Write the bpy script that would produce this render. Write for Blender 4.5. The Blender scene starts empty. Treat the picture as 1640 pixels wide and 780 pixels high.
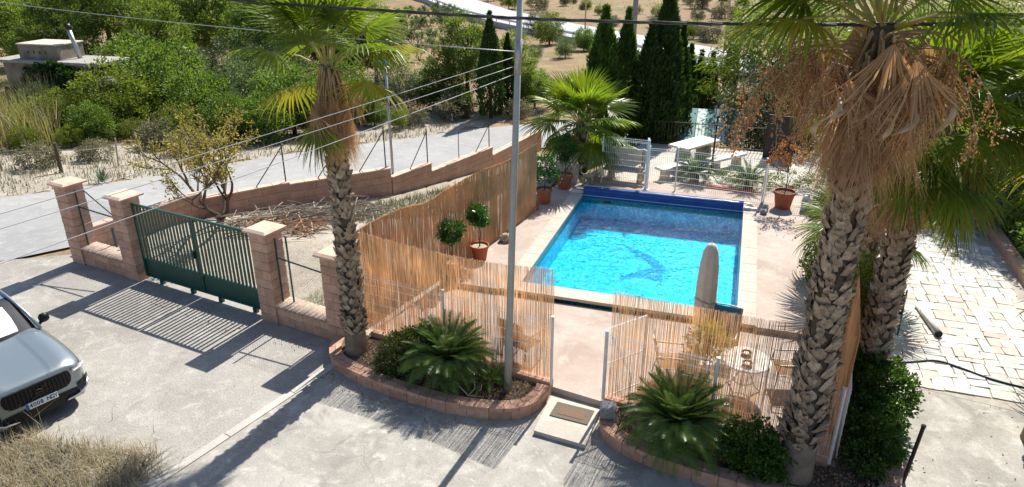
import bpy, math, random
import numpy as np
from mathutils import Vector, Matrix, Euler

random.seed(7)
RNG = np.random.default_rng(11)
SC = bpy.context.scene
COL = SC.collection
R = math.radians
PI = math.pi

# ------------------------------------------------------------------ camera
PITCH, YAW, CAMH, FPX = R(23.3), R(17.924), 7.6, 1130.0
cd = bpy.data.cameras.new('camera')
cd.sensor_width = 36.0
cd.lens = FPX / 1640 * 36.0
cd.clip_start, cd.clip_end = 0.1, 3000
cam = bpy.data.objects.new('camera', cd)
cam.location = (0, 0, CAMH)
cam.rotation_euler = (R(90) - PITCH, 0, YAW)
COL.objects.link(cam)
SC.camera = cam

# ------------------------------------------------------------------ sky and sun
SUN_AZ, SUN_EL = R(8.0), R(48.0)
world = bpy.data.worlds.new('World')
SC.world = world
world.use_nodes = True
wn = world.node_tree.nodes
bg = wn['Background']
sky = wn.new('ShaderNodeTexSky')
sky.sky_type = 'NISHITA'
sky.sun_disc = False
sky.sun_elevation = SUN_EL
sky.sun_rotation = SUN_AZ
world.node_tree.links.new(sky.outputs[0], bg.inputs[0])
bg.inputs[1].default_value = 0.09
ld = bpy.data.lights.new('sun', 'SUN')
ld.energy = 5.0
ld.angle = R(0.53)
ld.color = (1.0, 0.95, 0.86)
sun = bpy.data.objects.new('sun', ld)
sun.location = (6, 40, 45)
sdir = Vector((math.sin(SUN_AZ) * math.cos(SUN_EL), math.cos(SUN_AZ) * math.cos(SUN_EL), math.sin(SUN_EL)))
sun.rotation_euler = sdir.to_track_quat('Z', 'Y').to_euler()
COL.objects.link(sun)
vs = SC.view_settings
vs.view_transform = 'Standard'
vs.look = 'None'
vs.exposure = 0.72
vs.gamma = 1.0
SC.render.engine = 'CYCLES'
SC.cycles.use_denoising = True
SC.cycles.max_bounces = 8
SC.cycles.transparent_max_bounces = 12
SC.cycles.caustics_reflective = False
SC.cycles.caustics_refractive = False

# ------------------------------------------------------------------ helpers: survey of the place
def ray(u, v):
    x, y = (u - 820) / FPX, -(v - 390) / FPX
    a, b, c = x, math.cos(PITCH) + y * math.sin(PITCH), -math.sin(PITCH) + y * math.cos(PITCH)
    co, si = math.cos(YAW), math.sin(YAW)
    return co * a - si * b, si * a + co * b, c
def G(u, v, z=0.0):            # survey point on the level z
    d = ray(u, v); t = (z - CAMH) / d[2]
    return d[0] * t, d[1] * t, z
def AT(u, v, Y):               # survey point on the plane y = Y
    d = ray(u, v); t = Y / d[1]
    return d[0] * t, Y, CAMH + d[2] * t
def clamp(a, lo, hi): return max(lo, min(hi, a))
def hz(x, y):                  # lie of the land: falls away down the lane, hills far off
    drop = 0.095 * clamp(y - 15, 0, 17) + 0.02 * clamp(y - 32, 0, 60)
    w = max(clamp((-6.4 - x) / 1.5, 0, 1), clamp((y - 26.5) / 5, 0, 1))
    z = -drop * w
    d = math.hypot(x, y)
    if d > 150:
        t = clamp((d - 150) / 500, 0, 1)
        z += 70 * t * t * (3 - 2 * t) * (0.75 + 0.25 * math.sin(x * 0.013 + 1) * math.cos(y * 0.011))
    return z

# ------------------------------------------------------------------ helpers: materials
def _n(nt, typ, **kw):
    n = nt.nodes.new(typ)
    for k, v in kw.items():
        setattr(n, k, v)
    return n
def _mix(nt, fac, a, b, mode='MIX'):
    m = _n(nt, 'ShaderNodeMix', data_type='RGBA', blend_type=mode)
    for sock, val in ((m.inputs[0], fac), (m.inputs[6], a), (m.inputs[7], b)):
        if hasattr(val, 'is_output'): nt.links.new(val, sock)
        elif isinstance(val, (tuple, list)): sock.default_value = (*val[:3], 1)
        else: sock.default_value = val
    return m.outputs[2]
def _noise(nt, vec, scale, detail=4, rough=.55, dist=0):
    n = _n(nt, 'ShaderNodeTexNoise')
    n.inputs['Scale'].default_value = scale; n.inputs['Detail'].default_value = detail
    n.inputs['Roughness'].default_value = rough; n.inputs['Distortion'].default_value = dist
    nt.links.new(vec, n.inputs['Vector'])
    return n.outputs['Fac']
def _ramp(nt, fac, lo, hi, a=0.0, b=1.0):
    m = _n(nt, 'ShaderNodeMapRange'); m.clamp = True
    nt.links.new(fac, m.inputs[0])
    m.inputs[1].default_value, m.inputs[2].default_value = lo, hi
    m.inputs[3].default_value, m.inputs[4].default_value = a, b
    return m.outputs[0]
def _math(nt, op, a, b):
    m = _n(nt, 'ShaderNodeMath', operation=op)
    for s, v in ((m.inputs[0], a), (m.inputs[1], b)):
        if hasattr(v, 'is_output'): nt.links.new(v, s)
        else: s.default_value = v
    return m.outputs[0]
def newmat(name):
    m = bpy.data.materials.new(name); m.use_nodes = True
    nt = m.node_tree
    return m, nt, nt.nodes['Principled BSDF'], _n(nt, 'ShaderNodeNewGeometry')
def setp(bs, rough=.8, spec=.3, metal=0.0, coat=0.0):
    bs.inputs['Roughness'].default_value = rough
    bs.inputs['Specular IOR Level'].default_value = spec
    bs.inputs['Metallic'].default_value = metal
    bs.inputs['Coat Weight'].default_value = coat
    bs.inputs['Coat Roughness'].default_value = 0.04
def bumpn(nt, bs, h, strength, dist=.02):
    b = _n(nt, 'ShaderNodeBump'); b.inputs['Strength'].default_value = strength; b.inputs['Distance'].default_value = dist
    nt.links.new(h, b.inputs['Height']); nt.links.new(b.outputs[0], bs.inputs['Normal'])
def vary(nt, col, geo, rnd, isl):
    if rnd:
        oi = _n(nt, 'ShaderNodeObjectInfo')
        col = _mix(nt, 1.0, col, _cv(nt, _ramp(nt, oi.outputs['Random'], 0, 1, 1 - rnd, 1 + rnd)), 'MULTIPLY')
    if isl:
        col = _mix(nt, 1.0, col, _cv(nt, _ramp(nt, geo.outputs['Random Per Island'], 0, 1, 1 - isl, 1 + isl)), 'MULTIPLY')
    return col
def _cv(nt, f):
    c = _n(nt, 'ShaderNodeCombineColor')
    for i in range(3): nt.links.new(f, c.inputs[i])
    return c.outputs[0]
def mat(name, c1, c2=None, scale=6, rough=.8, bump=0, bscale=40, rnd=0, isl=0, spec=.3, metal=0, coat=0, lo=.35, hi=.65, detail=5):
    m, nt, bs, geo = newmat(name)
    setp(bs, rough, spec, metal, coat)
    P = geo.outputs['Position']
    c2 = c2 or tuple(v * .8 for v in c1)
    col = _mix(nt, _ramp(nt, _noise(nt, P, scale, detail), lo, hi), c1, c2)
    col = vary(nt, col, geo, rnd, isl)
    nt.links.new(col, bs.inputs['Base Color'])
    if bump: bumpn(nt, bs, _noise(nt, P, bscale, 4), bump)
    return m
def leafmat(name, c1, c2, trans=.35, rough=.45, isl=.35, rnd=.12, spec=.35, tint=(1.25, 1.3, .55)):
    m, nt, bs, geo = newmat(name)
    setp(bs, rough, spec)
    col = _mix(nt, geo.outputs['Random Per Island'], c1, c2)
    big = _noise(nt, geo.outputs['Position'], 1.1, 3)
    col = _mix(nt, 1.0, col, _cv(nt, _ramp(nt, big, .3, .7, .78, 1.22)), 'MULTIPLY')
    col = vary(nt, col, geo, rnd, 0)
    nt.links.new(col, bs.inputs['Base Color'])
    tr = _n(nt, 'ShaderNodeBsdfTranslucent')
    nt.links.new(_mix(nt, 1.0, col, tint, 'MULTIPLY'), tr.inputs[0])
    mx = _n(nt, 'ShaderNodeMixShader'); mx.inputs[0].default_value = trans
    nt.links.new(bs.outputs[0], mx.inputs[1]); nt.links.new(tr.outputs[0], mx.inputs[2])
    nt.links.new(mx.outputs[0], nt.nodes['Material Output'].inputs[0])
    return m
def concrete(name, base, dark, light, crack=.5, rough=.9, fine=1.0, big=.35, grain=60, ccol=.45, cscale=.32, stain=0):
    m, nt, bs, geo = newmat(name)
    setp(bs, rough, .25)
    P = geo.outputs['Position']
    n1 = _noise(nt, P, big, 6, .62, .6); n2 = _noise(nt, P, 2.3, 7, .7, .3); n3 = _noise(nt, P, grain, 3, .7)
    col = _mix(nt, _ramp(nt, n1, .4, .64), base, dark)
    col = _mix(nt, _ramp(nt, n2, .5, .72), col, light)
    col = _mix(nt, 1.0, col, _cv(nt, _ramp(nt, n3, .25, .75, 1 - .28 * fine, 1 + .2 * fine)), 'MULTIPLY')
    n4 = _noise(nt, P, 11, 5, .75)
    col = _mix(nt, _ramp(nt, n4, .62, .8, 0, .55), col, tuple(v * .55 for v in dark))
    if stain:
        n5 = _noise(nt, P, .9, 7, .68, 1.4)
        col = _mix(nt, _ramp(nt, n5, .55, .63, 0, .55 * stain), col, tuple(v * .72 for v in dark))
        n6 = _noise(nt, P, 1.7, 8, .72, 2.2)
        col = _mix(nt, _ramp(nt, n6, .58, .66, 0, .7 * stain), col, tuple(min(.8, v * 1.18) for v in light))
        n7 = _noise(nt, P, 5.5, 4, .6, .5)
        col = _mix(nt, _ramp(nt, n7, .70, .76, 0, .8 * stain), col, tuple(v * .4 for v in dark))
    if crack:
        wv = _n(nt, 'ShaderNodeVectorMath', operation='ADD')
        cn = _n(nt, 'ShaderNodeTexNoise'); cn.inputs['Scale'].default_value = 1.1; cn.inputs['Detail'].default_value = 5
        nt.links.new(P, cn.inputs['Vector'])
        nt.links.new(P, wv.inputs[0]); nt.links.new(cn.outputs['Color'], wv.inputs[1])
        vo = _n(nt, 'ShaderNodeTexVoronoi', feature='DISTANCE_TO_EDGE'); vo.inputs['Scale'].default_value = cscale
        nt.links.new(wv.outputs[0], vo.inputs['Vector'])
        ln = _ramp(nt, vo.outputs['Distance'], .0008, .0045, 1, 0)
        gate = _ramp(nt, n1, .42, .55)
        col = _mix(nt, _math(nt, 'MULTIPLY', _math(nt, 'MULTIPLY', ln, gate), crack), col, tuple(v * ccol for v in dark))
    nt.links.new(col, bs.inputs['Base Color'])
    bumpn(nt, bs, _math(nt, 'ADD', n3, _math(nt, 'MULTIPLY', n2, 2.0)), .35, .012)
    return m

MT = {}
MT['drive'] = concrete('driveway_concrete', (.37, .35, .32), (.285, .268, .242), (.46, .44, .405), .25, fine=1.5, grain=34, stain=.6)
MT['patio'] = concrete('patio_concrete', (.40, .38, .345), (.27, .253, .228), (.52, .50, .455), .4, fine=1.2, big=.6, stain=.8)
MT['road'] = concrete('lane_concrete', (.335, .335, .332), (.285, .285, .285), (.385, .385, .38), .12, fine=.9, stain=.3)
MT['highway'] = concrete('highway_asphalt', (.44, .45, .47), (.40, .41, .43), (.48, .49, .50), 0, fine=.3)
MT['terrace'] = concrete('terrace_stamped', (.47, .385, .335), (.37, .295, .25), (.54, .465, .415), .25, fine=.6, big=.7, cscale=.5)
MT['coping'] = concrete('coping_slab', (.54, .475, .41), (.47, .405, .345), (.60, .54, .475), 0, fine=.5)
MT['kerbpale'] = concrete('pale_kerb', (.50, .47, .43), (.36, .34, .31), (.58, .55, .50), 0)
MT['slab'] = concrete('threshold_slab', (.50, .47, .41), (.40, .37, .33), (.58, .55, .49), 0, fine=.5)
MT['block'] = mat('terracotta_block', (.62, .40, .29), (.48, .285, .20), 5, .9, .35, 55, rnd=.12)
MT['cap'] = mat('pillar_cap', (.66, .48, .38), (.55, .38, .29), 5, .85, .2, 60, rnd=.05)
MT['tile'] = mat('coping_tile', (.52, .42, .34), (.36, .27, .21), 14, .85, .5, 40, rnd=.12)
MT['wallr'] = mat('rendered_block_wall', (.53, .33, .24), (.43, .255, .18), 3.5, .9, .25, 40, rnd=.06)
MT['brick'] = mat('planter_brick', (.56, .345, .25), (.43, .25, .175), 8, .88, .4, 50, rnd=.16)
MT['mortar'] = mat('mortar', (.48, .36, .28), (.40, .29, .22), 12, .95, .3, 60)
MT['soil'] = mat('planter_soil', (.075, .055, .04), (.14, .115, .09), 14, .95, 1, 30)
MT['ggreen'] = mat('gate_green_paint', (.012, .085, .06), (.010, .07, .05), 5, .38, 0, spec=.5)
MT['dgreen'] = mat('fence_green_paint', (.02, .055, .045), (.03, .06, .05), 20, .5, spec=.4)
MT['galv'] = mat('galvanised_steel', (.46, .47, .48), (.36, .37, .38), 16, .45, spec=.5, metal=.6)
MT['white'] = mat('white_paint', (.78, .78, .78), (.68, .68, .67), 9, .45, spec=.4)
MT['polegrey'] = mat('grey_pole_paint', (.38, .41, .40), (.33, .36, .35), 6, .55, spec=.4)
MT['black'] = mat('black_metal', (.015, .015, .016), (.025, .023, .022), 14, .45, spec=.4)
MT['rust'] = mat('rusty_brown_metal', (.07, .04, .03), (.04, .028, .022), 14, .8)
MT['wire'] = mat('wire_grey', (.55, .55, .55), (.45, .45, .45), 9, .5, metal=.2)
MT['cable'] = mat('black_cable', (.02, .02, .022), (.05, .05, .05), 30, .45, spec=.5)
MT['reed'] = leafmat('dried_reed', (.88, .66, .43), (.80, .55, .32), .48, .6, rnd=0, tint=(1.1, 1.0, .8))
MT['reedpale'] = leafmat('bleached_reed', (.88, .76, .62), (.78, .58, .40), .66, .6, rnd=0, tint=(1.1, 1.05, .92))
MT['terracotta'] = mat('terracotta_pot', (.40, .115, .06), (.33, .09, .045), 6, .75, .1, 40, rnd=.08)
MT['rock'] = mat('limestone_rock', (.46, .38, .28), (.30, .24, .17), 9, .9, .8, 22)
MT['granite'] = mat('grey_stone', (.30, .32, .34), (.18, .19, .21), 26, .85, .6, 60)
MT['stonewhite'] = mat('pale_cast_stone', (.60, .52, .43), (.50, .42, .34), 8, .85, .3, 40)
MT['marble'] = mat('white_table_stone', (.70, .67, .62), (.52, .49, .44), 4, .6)
MT['wood'] = mat('rustic_bench_wood', (.52, .38, .22), (.36, .24, .13), 10, .85, .3, 30)
MT['trunkpalm'] = mat('palm_trunk', (.13, .10, .07), (.07, .052, .038), 12, .95, .8, 25)
MT['trunkbase'] = mat('palm_trunk_base', (.27, .215, .16), (.18, .14, .10), 5, .95, .7, 28)
MT['boot'] = mat('palm_leaf_base', (.46, .37, .275), (.24, .18, .125), 11, .9, .6, 35, rnd=.35)
MT['boot_red'] = mat('palm_leaf_base_fresh', (.42, .26, .17), (.27, .155, .10), 13, .9, .6, 35, rnd=.3)
MT['bark'] = mat('tree_bark', (.12, .09, .065), (.07, .05, .04), 14, .95, .8, 20)
MT['deadwood'] = mat('dead_wood', (.42, .37, .31), (.26, .20, .15), 7, .95, .3, 40, isl=.3)
MT['deadred'] = mat('dead_palm_stalk', (.30, .155, .09), (.42, .30, .20), 4, .9, isl=.4)
MT['bluecover'] = mat('blue_solar_cover', (.010, .05, .22), (.014, .075, .29), 3, .35, .25, 9, spec=.5)
MT['canvas'] = mat('grey_parasol_cover', (.62, .59, .55), (.54, .51, .475), 6, .85, .25, 20)
MT['mat'] = mat('door_mat', (.135, .115, .09), (.19, .165, .13), 60, .98, .8, 120)
MT['matmid'] = mat('door_mat_centre', (.24, .145, .10), (.19, .13, .09), 50, .98, .8, 120)
MT['rubber'] = mat('black_rubber', (.018, .018, .018), (.025, .025, .025), 10, .8)
MT['hose'] = mat('dark_hose', (.035, .04, .045), (.02, .025, .03), 10, .6)
MT['plastic'] = mat('white_plastic', (.70, .72, .72), (.62, .64, .64), 6, .4)
MT['chairmetal'] = mat('chair_metal', (.28, .26, .24), (.22, .20, .19), 9, .45, metal=.5)
MT['sling'] = mat('blue_sling_fabric', (.06, .17, .30), (.045, .13, .24), 30, .75)
MT['woodchair'] = mat('wicker_chair', (.30, .17, .08), (.20, .11, .05), 20, .8)
MT['ashtray'] = mat('brown_ceramic', (.22, .10, .055), (.16, .075, .04), 8, .4)
MT['awngreen'] = mat('canopy_dark_green', (.10, .22, .21), (.085, .19, .185), 3, .8)
MT['awnwhite'] = mat('canopy_pale_green', (.52, .62, .58), (.46, .56, .52), 3, .8)
MT['shed'] = mat('weathered_render', (.30, .265, .22), (.17, .15, .12), 2.2, .95, .4, 14)
MT['shedslab'] = mat('pale_concrete_slab', (.38, .36, .33), (.27, .25, .23), 4, .9)
MT['solar'] = mat('solar_panel', (.05, .11, .20), (.06, .13, .24), 4, .2, spec=.6)
MT['red'] = mat('red_rope', (.42, .05, .06), (.36, .06, .06), 6, .7)
for i, (a, b) in enumerate((((.54, .51, .46), (.46, .43, .39)), ((.58, .56, .52), (.50, .48, .44)), ((.50, .44, .39), (.45, .39, .34)), ((.44, .45, .45), (.38, .39, .39)))):
    MT['pave%d' % i] = mat('paving_stone_%s' % 'abcd'[i], a, b, 5, .85, .25, 30, rnd=.1)
MT['joint'] = mat('paving_joint', (.42, .385, .34), (.33, .30, .26), 9, .95, .5, 50)
# foliage
MT['frond'] = leafmat('palm_frond_green', (.09, .165, .024), (.17, .24, .038), .54, .36, tint=(1.45, 1.3, .4))
MT['frondy'] = leafmat('palm_frond_yellow', (.17, .23, .03), (.30, .27, .045), .45, .45, tint=(1.4, 1.2, .4))
MT['frondd'] = leafmat('palm_frond_dead', (.62, .43, .26), (.40, .25, .14), .36, .75, tint=(1.2, 1.0, .7))
MT['petiole'] = mat('palm_petiole', (.26, .27, .07), (.34, .27, .09), 4, .55)
MT['petioled'] = mat('palm_petiole_dry', (.42, .30, .17), (.30, .20, .11), 5, .7)
MT['bract'] = mat('dry_palm_bract', (.52, .40, .27), (.38, .26, .16), 6, .7, rnd=.2)
MT['flower'] = leafmat('dry_palm_flowers', (.46, .29, .15), (.34, .19, .09), .25, .8, tint=(1.2, 1.0, .7))
MT['cycad'] = leafmat('cycad_frond', (.055, .115, .018), (.125, .20, .035), .34, .32, spec=.5)
MT['cycadl'] = leafmat('cycad_frond_young', (.13, .19, .03), (.19, .24, .04), .35, .4)
MT['shrub'] = leafmat('shrub_leaf', (.045, .11, .018), (.10, .185, .03), .34, .38, spec=.45)
MT['shruby'] = leafmat('variegated_shrub_leaf', (.05, .09, .02), (.16, .18, .05), .3, .42)
MT['pine'] = leafmat('pine_needles', (.12, .19, .04), (.22, .28, .065), .48, .55)
MT['pined'] = leafmat('dark_pine_needles', (.075, .13, .032), (.14, .20, .05), .42, .6)
MT['cypress'] = leafmat('cypress_leaf', (.028, .065, .016), (.058, .11, .022), .22, .6)
MT['cypressl'] = leafmat('cypress_leaf_light', (.06, .125, .024), (.10, .18, .032), .36, .6)
MT['olive'] = leafmat('olive_leaf', (.075, .10, .05), (.15, .17, .10), .2, .55)
MT['pepper'] = leafmat('pepper_tree_leaf', (.12, .19, .03), (.21, .26, .05), .4, .5)
MT['willow'] = leafmat('feathery_leaf', (.09, .15, .06), (.16, .22, .09), .35, .55)
MT['bright'] = leafmat('yellow_green_leaf', (.10, .16, .02), (.20, .23, .03), .4, .5)
MT['midgreen'] = leafmat('mid_green_leaf', (.09, .16, .03), (.17, .245, .05), .48, .5)
MT['almond'] = leafmat('almond_autumn_leaf', (.26, .25, .06), (.42, .31, .10), .42, .6)
MT['ivy'] = leafmat('ivy_leaf', (.02, .055, .012), (.05, .10, .018), .25, .45)
MT['straw'] = leafmat('dry_grass', (.40, .325, .20), (.58, .50, .35), .3, .8, isl=.4, tint=(1.1, 1.05, .8))
MT['cane'] = leafmat('cane_grass', (.36, .30, .18), (.20, .20, .08), .3, .6)
MT['greengrass'] = leafmat('green_grass', (.09, .15, .03), (.17, .21, .06), .35, .6)
MT['greyscrub'] = leafmat('grey_scrub', (.16, .155, .10), (.27, .25, .17), .2, .8)
MT['citrus'] = leafmat('citrus_leaf', (.03, .095, .018), (.065, .15, .025), .28, .3, spec=.5)
MT['agave'] = leafmat('agave_leaf', (.10, .15, .10), (.15, .20, .14), .1, .5)
MT['deadleaf'] = leafmat('withered_leaf', (.42, .20, .075), (.30, .13, .05), .3, .8, tint=(1.2, 1, .6))
# ------------------------------------------------------------------ helpers: meshes and objects
class MB:
    def __init__(s): s.v, s.f, s.mi = [], [], []
    def add(s, vs, fs, mi=0):
        o = len(s.v); s.v += [tuple(p) for p in vs]; s.f += [tuple(o + i for i in f) for f in fs]; s.mi += [mi] * len(fs); return s
    def box(s, c, d, rz=0.0, mi=0, rx=0.0, ry=0.0, taper=1.0):
        hx, hy, hz_ = d[0] / 2, d[1] / 2, d[2] / 2
        m = Euler((rx, ry, rz)).to_matrix(); c = Vector(c)
        vs = []
        for z in (-1, 1):
            t = taper if z > 0 else 1.0
            for x, y in ((-1, -1), (1, -1), (1, 1), (-1, 1)):
                vs.append(c + m @ Vector((x * hx * t, y * hy * t, z * hz_)))
        return s.add(vs, [(3, 2, 1, 0), (4, 5, 6, 7), (0, 1, 5, 4), (1, 2, 6, 5), (2, 3, 7, 6), (3, 0, 4, 7)], mi)
    def cbox(s, c, d, b=.01, rz=0.0, mi=0):          # box with its top edges bevelled
        hx, hy, h = d[0] / 2, d[1] / 2, d[2] / 2
        m = Euler((0, 0, rz)).to_matrix(); c = Vector(c); vs = []
        for z, i in ((-h, 0), (h - b, 0), (h, b)):
            for x, y in ((-1, -1), (1, -1), (1, 1), (-1, 1)):
                vs.append(c + m @ Vector((x * (hx - i), y * (hy - i), z)))
        fs = [(3, 2, 1, 0), (8, 9, 10, 11)]
        for k in (0, 4):
            fs += [(k + i, k + (i + 1) % 4, k + 4 + (i + 1) % 4, k + 4 + i) for i in range(4)]
        return s.add(vs, fs, mi)
    def tube(s, pts, r, n=6, mi=0, cap=True, r2=None):
        pts = [Vector(p) for p in pts]; k = len(pts)
        if isinstance(r, (int, float)): rs = [r + ((r2 if r2 is not None else r) - r) * i / max(1, k - 1) for i in range(k)]
        else: rs = r
        vs, fs = [], []
        t0 = (pts[1] - pts[0]).normalized()
        up = Vector((0, 0, 1)) if abs(t0.z) < .9 else Vector((1, 0, 0))
        a = t0.cross(up).normalized()
        for i, p in enumerate(pts):
            t = (pts[min(i + 1, k - 1)] - pts[max(i - 1, 0)]).normalized()
            a = (a - t * a.dot(t)).normalized(); b = t.cross(a)
            for j in range(n):
                an = 2 * PI * j / n
                vs.append(p + (a * math.cos(an) + b * math.sin(an)) * rs[i])
        for i in range(k - 1):
            for j in range(n):
                fs.append((i * n + j, i * n + (j + 1) % n, (i + 1) * n + (j + 1) % n, (i + 1) * n + j))
        if cap and n > 2: fs += [tuple(range(n))[::-1], tuple(range((k - 1) * n, k * n))]
        return s.add(vs, fs, mi)
    def lathe(s, prof, n=20, c=(0, 0, 0), mi=0):
        vs, fs = [], []
        for r, z in prof:
            for j in range(n):
                an = 2 * PI * j / n
                vs.append((c[0] + r * math.cos(an), c[1] + r * math.sin(an), c[2] + z))
        for i in range(len(prof) - 1):
            for j in range(n):
                fs.append((i * n + j, i * n + (j + 1) % n, (i + 1) * n + (j + 1) % n, (i + 1) * n + j))
        if prof[0][0] > 1e-4: fs.append(tuple(range(n))[::-1])
        if prof[-1][0] > 1e-4: fs.append(tuple(range((len(prof) - 1) * n, len(prof) * n)))
        return s.add(vs, fs, mi)
    def poly(s, pts, z0, z1, mi=0):                  # upright prism over an outline
        n = len(pts)
        vs = [(p[0], p[1], z0) for p in pts] + [(p[0], p[1], z1) for p in pts]
        fs = [tuple(range(n))[::-1], tuple(range(n, 2 * n))] + [(i, (i + 1) % n, n + (i + 1) % n, n + i) for i in range(n)]
        return s.add(vs, fs, mi)
    def mesh(s, name, mats, smooth=False):
        me = bpy.data.meshes.new(name)
        me.from_pydata(s.v, [], s.f)
        for m in (mats if isinstance(mats, (list, tuple)) else [mats]):
            me.materials.append(MT[m] if isinstance(m, str) else m)
        if any(s.mi): me.polygons.foreach_set('material_index', s.mi)
        if smooth: me.polygons.foreach_set('use_smooth', [True] * len(me.polygons))
        me.update()
        return me
    def build(s, name, mats, parent=None, smooth=False, loc=None):
        return ob(name, s.mesh(name, mats, smooth), parent, loc)
def ob(name, me, parent=None, loc=None, rot=None, scale=None):
    o = bpy.data.objects.new(name, me); COL.objects.link(o)
    if parent: o.parent = parent
    if loc is not None: o.location = loc
    if rot is not None: o.rotation_euler = rot
    if scale is not None: o.scale = scale if hasattr(scale, '__len__') else (scale,) * 3
    return o
def tag(o, label, cat, group=None):
    o['label'] = label; o['category'] = cat
    if group: o['group'] = group
    return o
def thing(name, loc, label, cat, group=None, rz=0.0, scale=None):
    o = ob(name, None, None, loc, (0, 0, rz), scale)
    o.empty_display_size = .2
    return tag(o, label, cat, group)
def struct(o, kind='structure'): o['kind'] = kind; return o
def nparr(name, V, F, mats, mi=None, smooth=False):   # fast mesh from arrays of quads
    me = bpy.data.meshes.new(name)
    V = np.ascontiguousarray(V, dtype=np.float32).reshape(-1, 3); F = np.ascontiguousarray(F, dtype=np.int32)
    nf, k = F.shape
    me.vertices.add(len(V)); me.vertices.foreach_set('co', V.ravel())
    me.loops.add(nf * k); me.loops.foreach_set('vertex_index', F.ravel())
    me.polygons.add(nf)
    me.polygons.foreach_set('loop_start', np.arange(0, nf * k, k, dtype=np.int32))
    for m in (mats if isinstance(mats, (list, tuple)) else [mats]): me.materials.append(MT[m] if isinstance(m, str) else m)
    if mi is not None: me.polygons.foreach_set('material_index', np.asarray(mi, dtype=np.int32))
    if smooth: me.polygons.foreach_set('use_smooth', np.ones(nf, dtype=bool))
    me.update(calc_edges=True)
    return me
def unit(a): return a / np.maximum(np.linalg.norm(a, axis=-1, keepdims=True), 1e-9)

# ---- foliage: many small leaves in clumps
def leaves(rng, C, D, length, width, jit=.6, fold=.25):
    """leaf quads at C growing towards D (+jitter)"""
    n = len(C)
    d = unit(D + rng.normal(0, jit, (n, 3)))
    s = unit(np.cross(d, rng.normal(0, 1, (n, 3))))
    nn = np.cross(d, s)
    L = (length * rng.uniform(.6, 1.25, n))[:, None]; W = (width * rng.uniform(.7, 1.2, n))[:, None]
    V = np.stack([C, C + d * L * .5 + s * W * .5 + nn * W * fold, C + d * L, C + d * L * .5 - s * W * .5 + nn * W * fold], 1)
    return V.reshape(-1, 3)
def quads(nv): return np.arange(nv, dtype=np.int32).reshape(-1, 4)
def clump_pts(rng, blobs, nclump, per, cr, shell=.55):
    """leaf centres and outward directions in clumps spread through ellipsoids"""
    vol = np.array([b[3] * b[4] * b[5] for b in blobs]) ** .67
    pick = rng.choice(len(blobs), nclump, p=vol / vol.sum())
    B = np.array(blobs)[pick]
    d = unit(rng.normal(0, 1, (nclump, 3)))
    rad = shell + (1 - shell) * rng.uniform(0, 1, nclump) ** .6
    rad *= rng.uniform(.86, 1.12, nclump)
    cc = B[:, :3] + d * B[:, 3:] * rad[:, None]
    sz = cr * rng.uniform(.6, 1.4, nclump)
    cnt = np.maximum(3, (per * rng.uniform(.6, 1.3, nclump))).astype(int)
    idx = np.repeat(np.arange(nclump), cnt)
    off = unit(rng.normal(0, 1, (len(idx), 3))) * (rng.uniform(0, 1, len(idx)) ** .5)[:, None]
    off[:, 2] *= .75
    C = cc[idx] + off * sz[idx][:, None]
    return C, unit(off * .8 + d[idx] * .6), cc
def crown_mesh(name, m, blobs, nclump, per, cr, ll, lw, seed, shell=.55, up=0.0, jit=.6):
    rng = np.random.default_rng(seed)
    C, D, cc = clump_pts(rng, blobs, nclump, per, cr, shell)
    D = D + np.array([0, 0, up])
    V = leaves(rng, C, D, ll, lw, jit)
    return nparr(name, V, quads(len(V)), m), cc
def trunk_mesh(name, h, r, targets, seed, m='bark', lean=(0, 0), nl=9, sub=True):
    rd = random.Random(seed); b = MB()
    top = Vector((lean[0], lean[1], h))
    pts = [Vector((0, 0, -.15)), Vector((lean[0] * .2 + rd.uniform(-.05, .05), lean[1] * .2, h * .33)), Vector((lean[0] * .55, lean[1] * .55 + rd.uniform(-.06, .06), h * .66)), top]
    b.tube(pts, [r * 1.15, r * .9, r * .72, r * .55], 8)
    for i in range(min(nl, len(targets))):
        t = Vector(targets[int(rd.random() * len(targets))])
        f = rd.uniform(.45, 1.0); st = pts[1].lerp(top, f)
        mid = st.lerp(t, .5) + Vector((rd.uniform(-.15, .15), rd.uniform(-.15, .15), rd.uniform(.0, .25))) * h * .2
        b.tube([st, mid, t], [r * .42, r * .26, r * .07], 5)
        if sub:
            for _ in range(2):
                t2 = t + Vector((rd.uniform(-1, 1), rd.uniform(-1, 1), rd.uniform(-.2, .8))) * h * .14
                b.tube([mid, mid.lerp(t2, .6), t2], [r * .2, r * .12, r * .04], 4)
    return b.mesh(name, m)
def tree(name, loc, label, cat, me_crown, me_trunk, group=None, rz=0, scale=None):
    t = thing(name, loc, label, cat, group, rz, scale)
    ob('crown', me_crown, t); ob('trunk', me_trunk, t)
    return t
# ---- grass and blades
def blades(rng, P, h, w, lean=.35, seg=2):
    n = len(P)
    az = rng.uniform(0, 2 * PI, n); ln = np.abs(rng.normal(0, lean, n))
    H_ = h * rng.uniform(.45, 1.2, n)
    dx = np.stack([np.cos(az), np.sin(az), np.zeros(n)], 1); sd = np.stack([-np.sin(az), np.cos(az), np.zeros(n)], 1)
    sd = unit(sd + rng.normal(0, .5, (n, 3)) * np.array([1, 1, 0]))
    V, F = [], []
    prev = None
    st = [0, .55, 1.0]
    rows = []
    for k, t in enumerate(st):
        c = P + dx * (ln * H_ * t * t)[:, None] + np.array([0, 0, 1.]) * (H_ * t * (1 - .25 * ln * t))[:, None]
        ww = w * (1 - .85 * t)
        rows.append((c - sd * ww / 2, c + sd * ww / 2))
    for k in range(2):
        a, b = rows[k]; c, d = rows[k + 1]
        V.append(np.stack([a, b, d, c], 1).reshape(-1, 3))
    V = np.concatenate(V)
    return V
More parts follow.
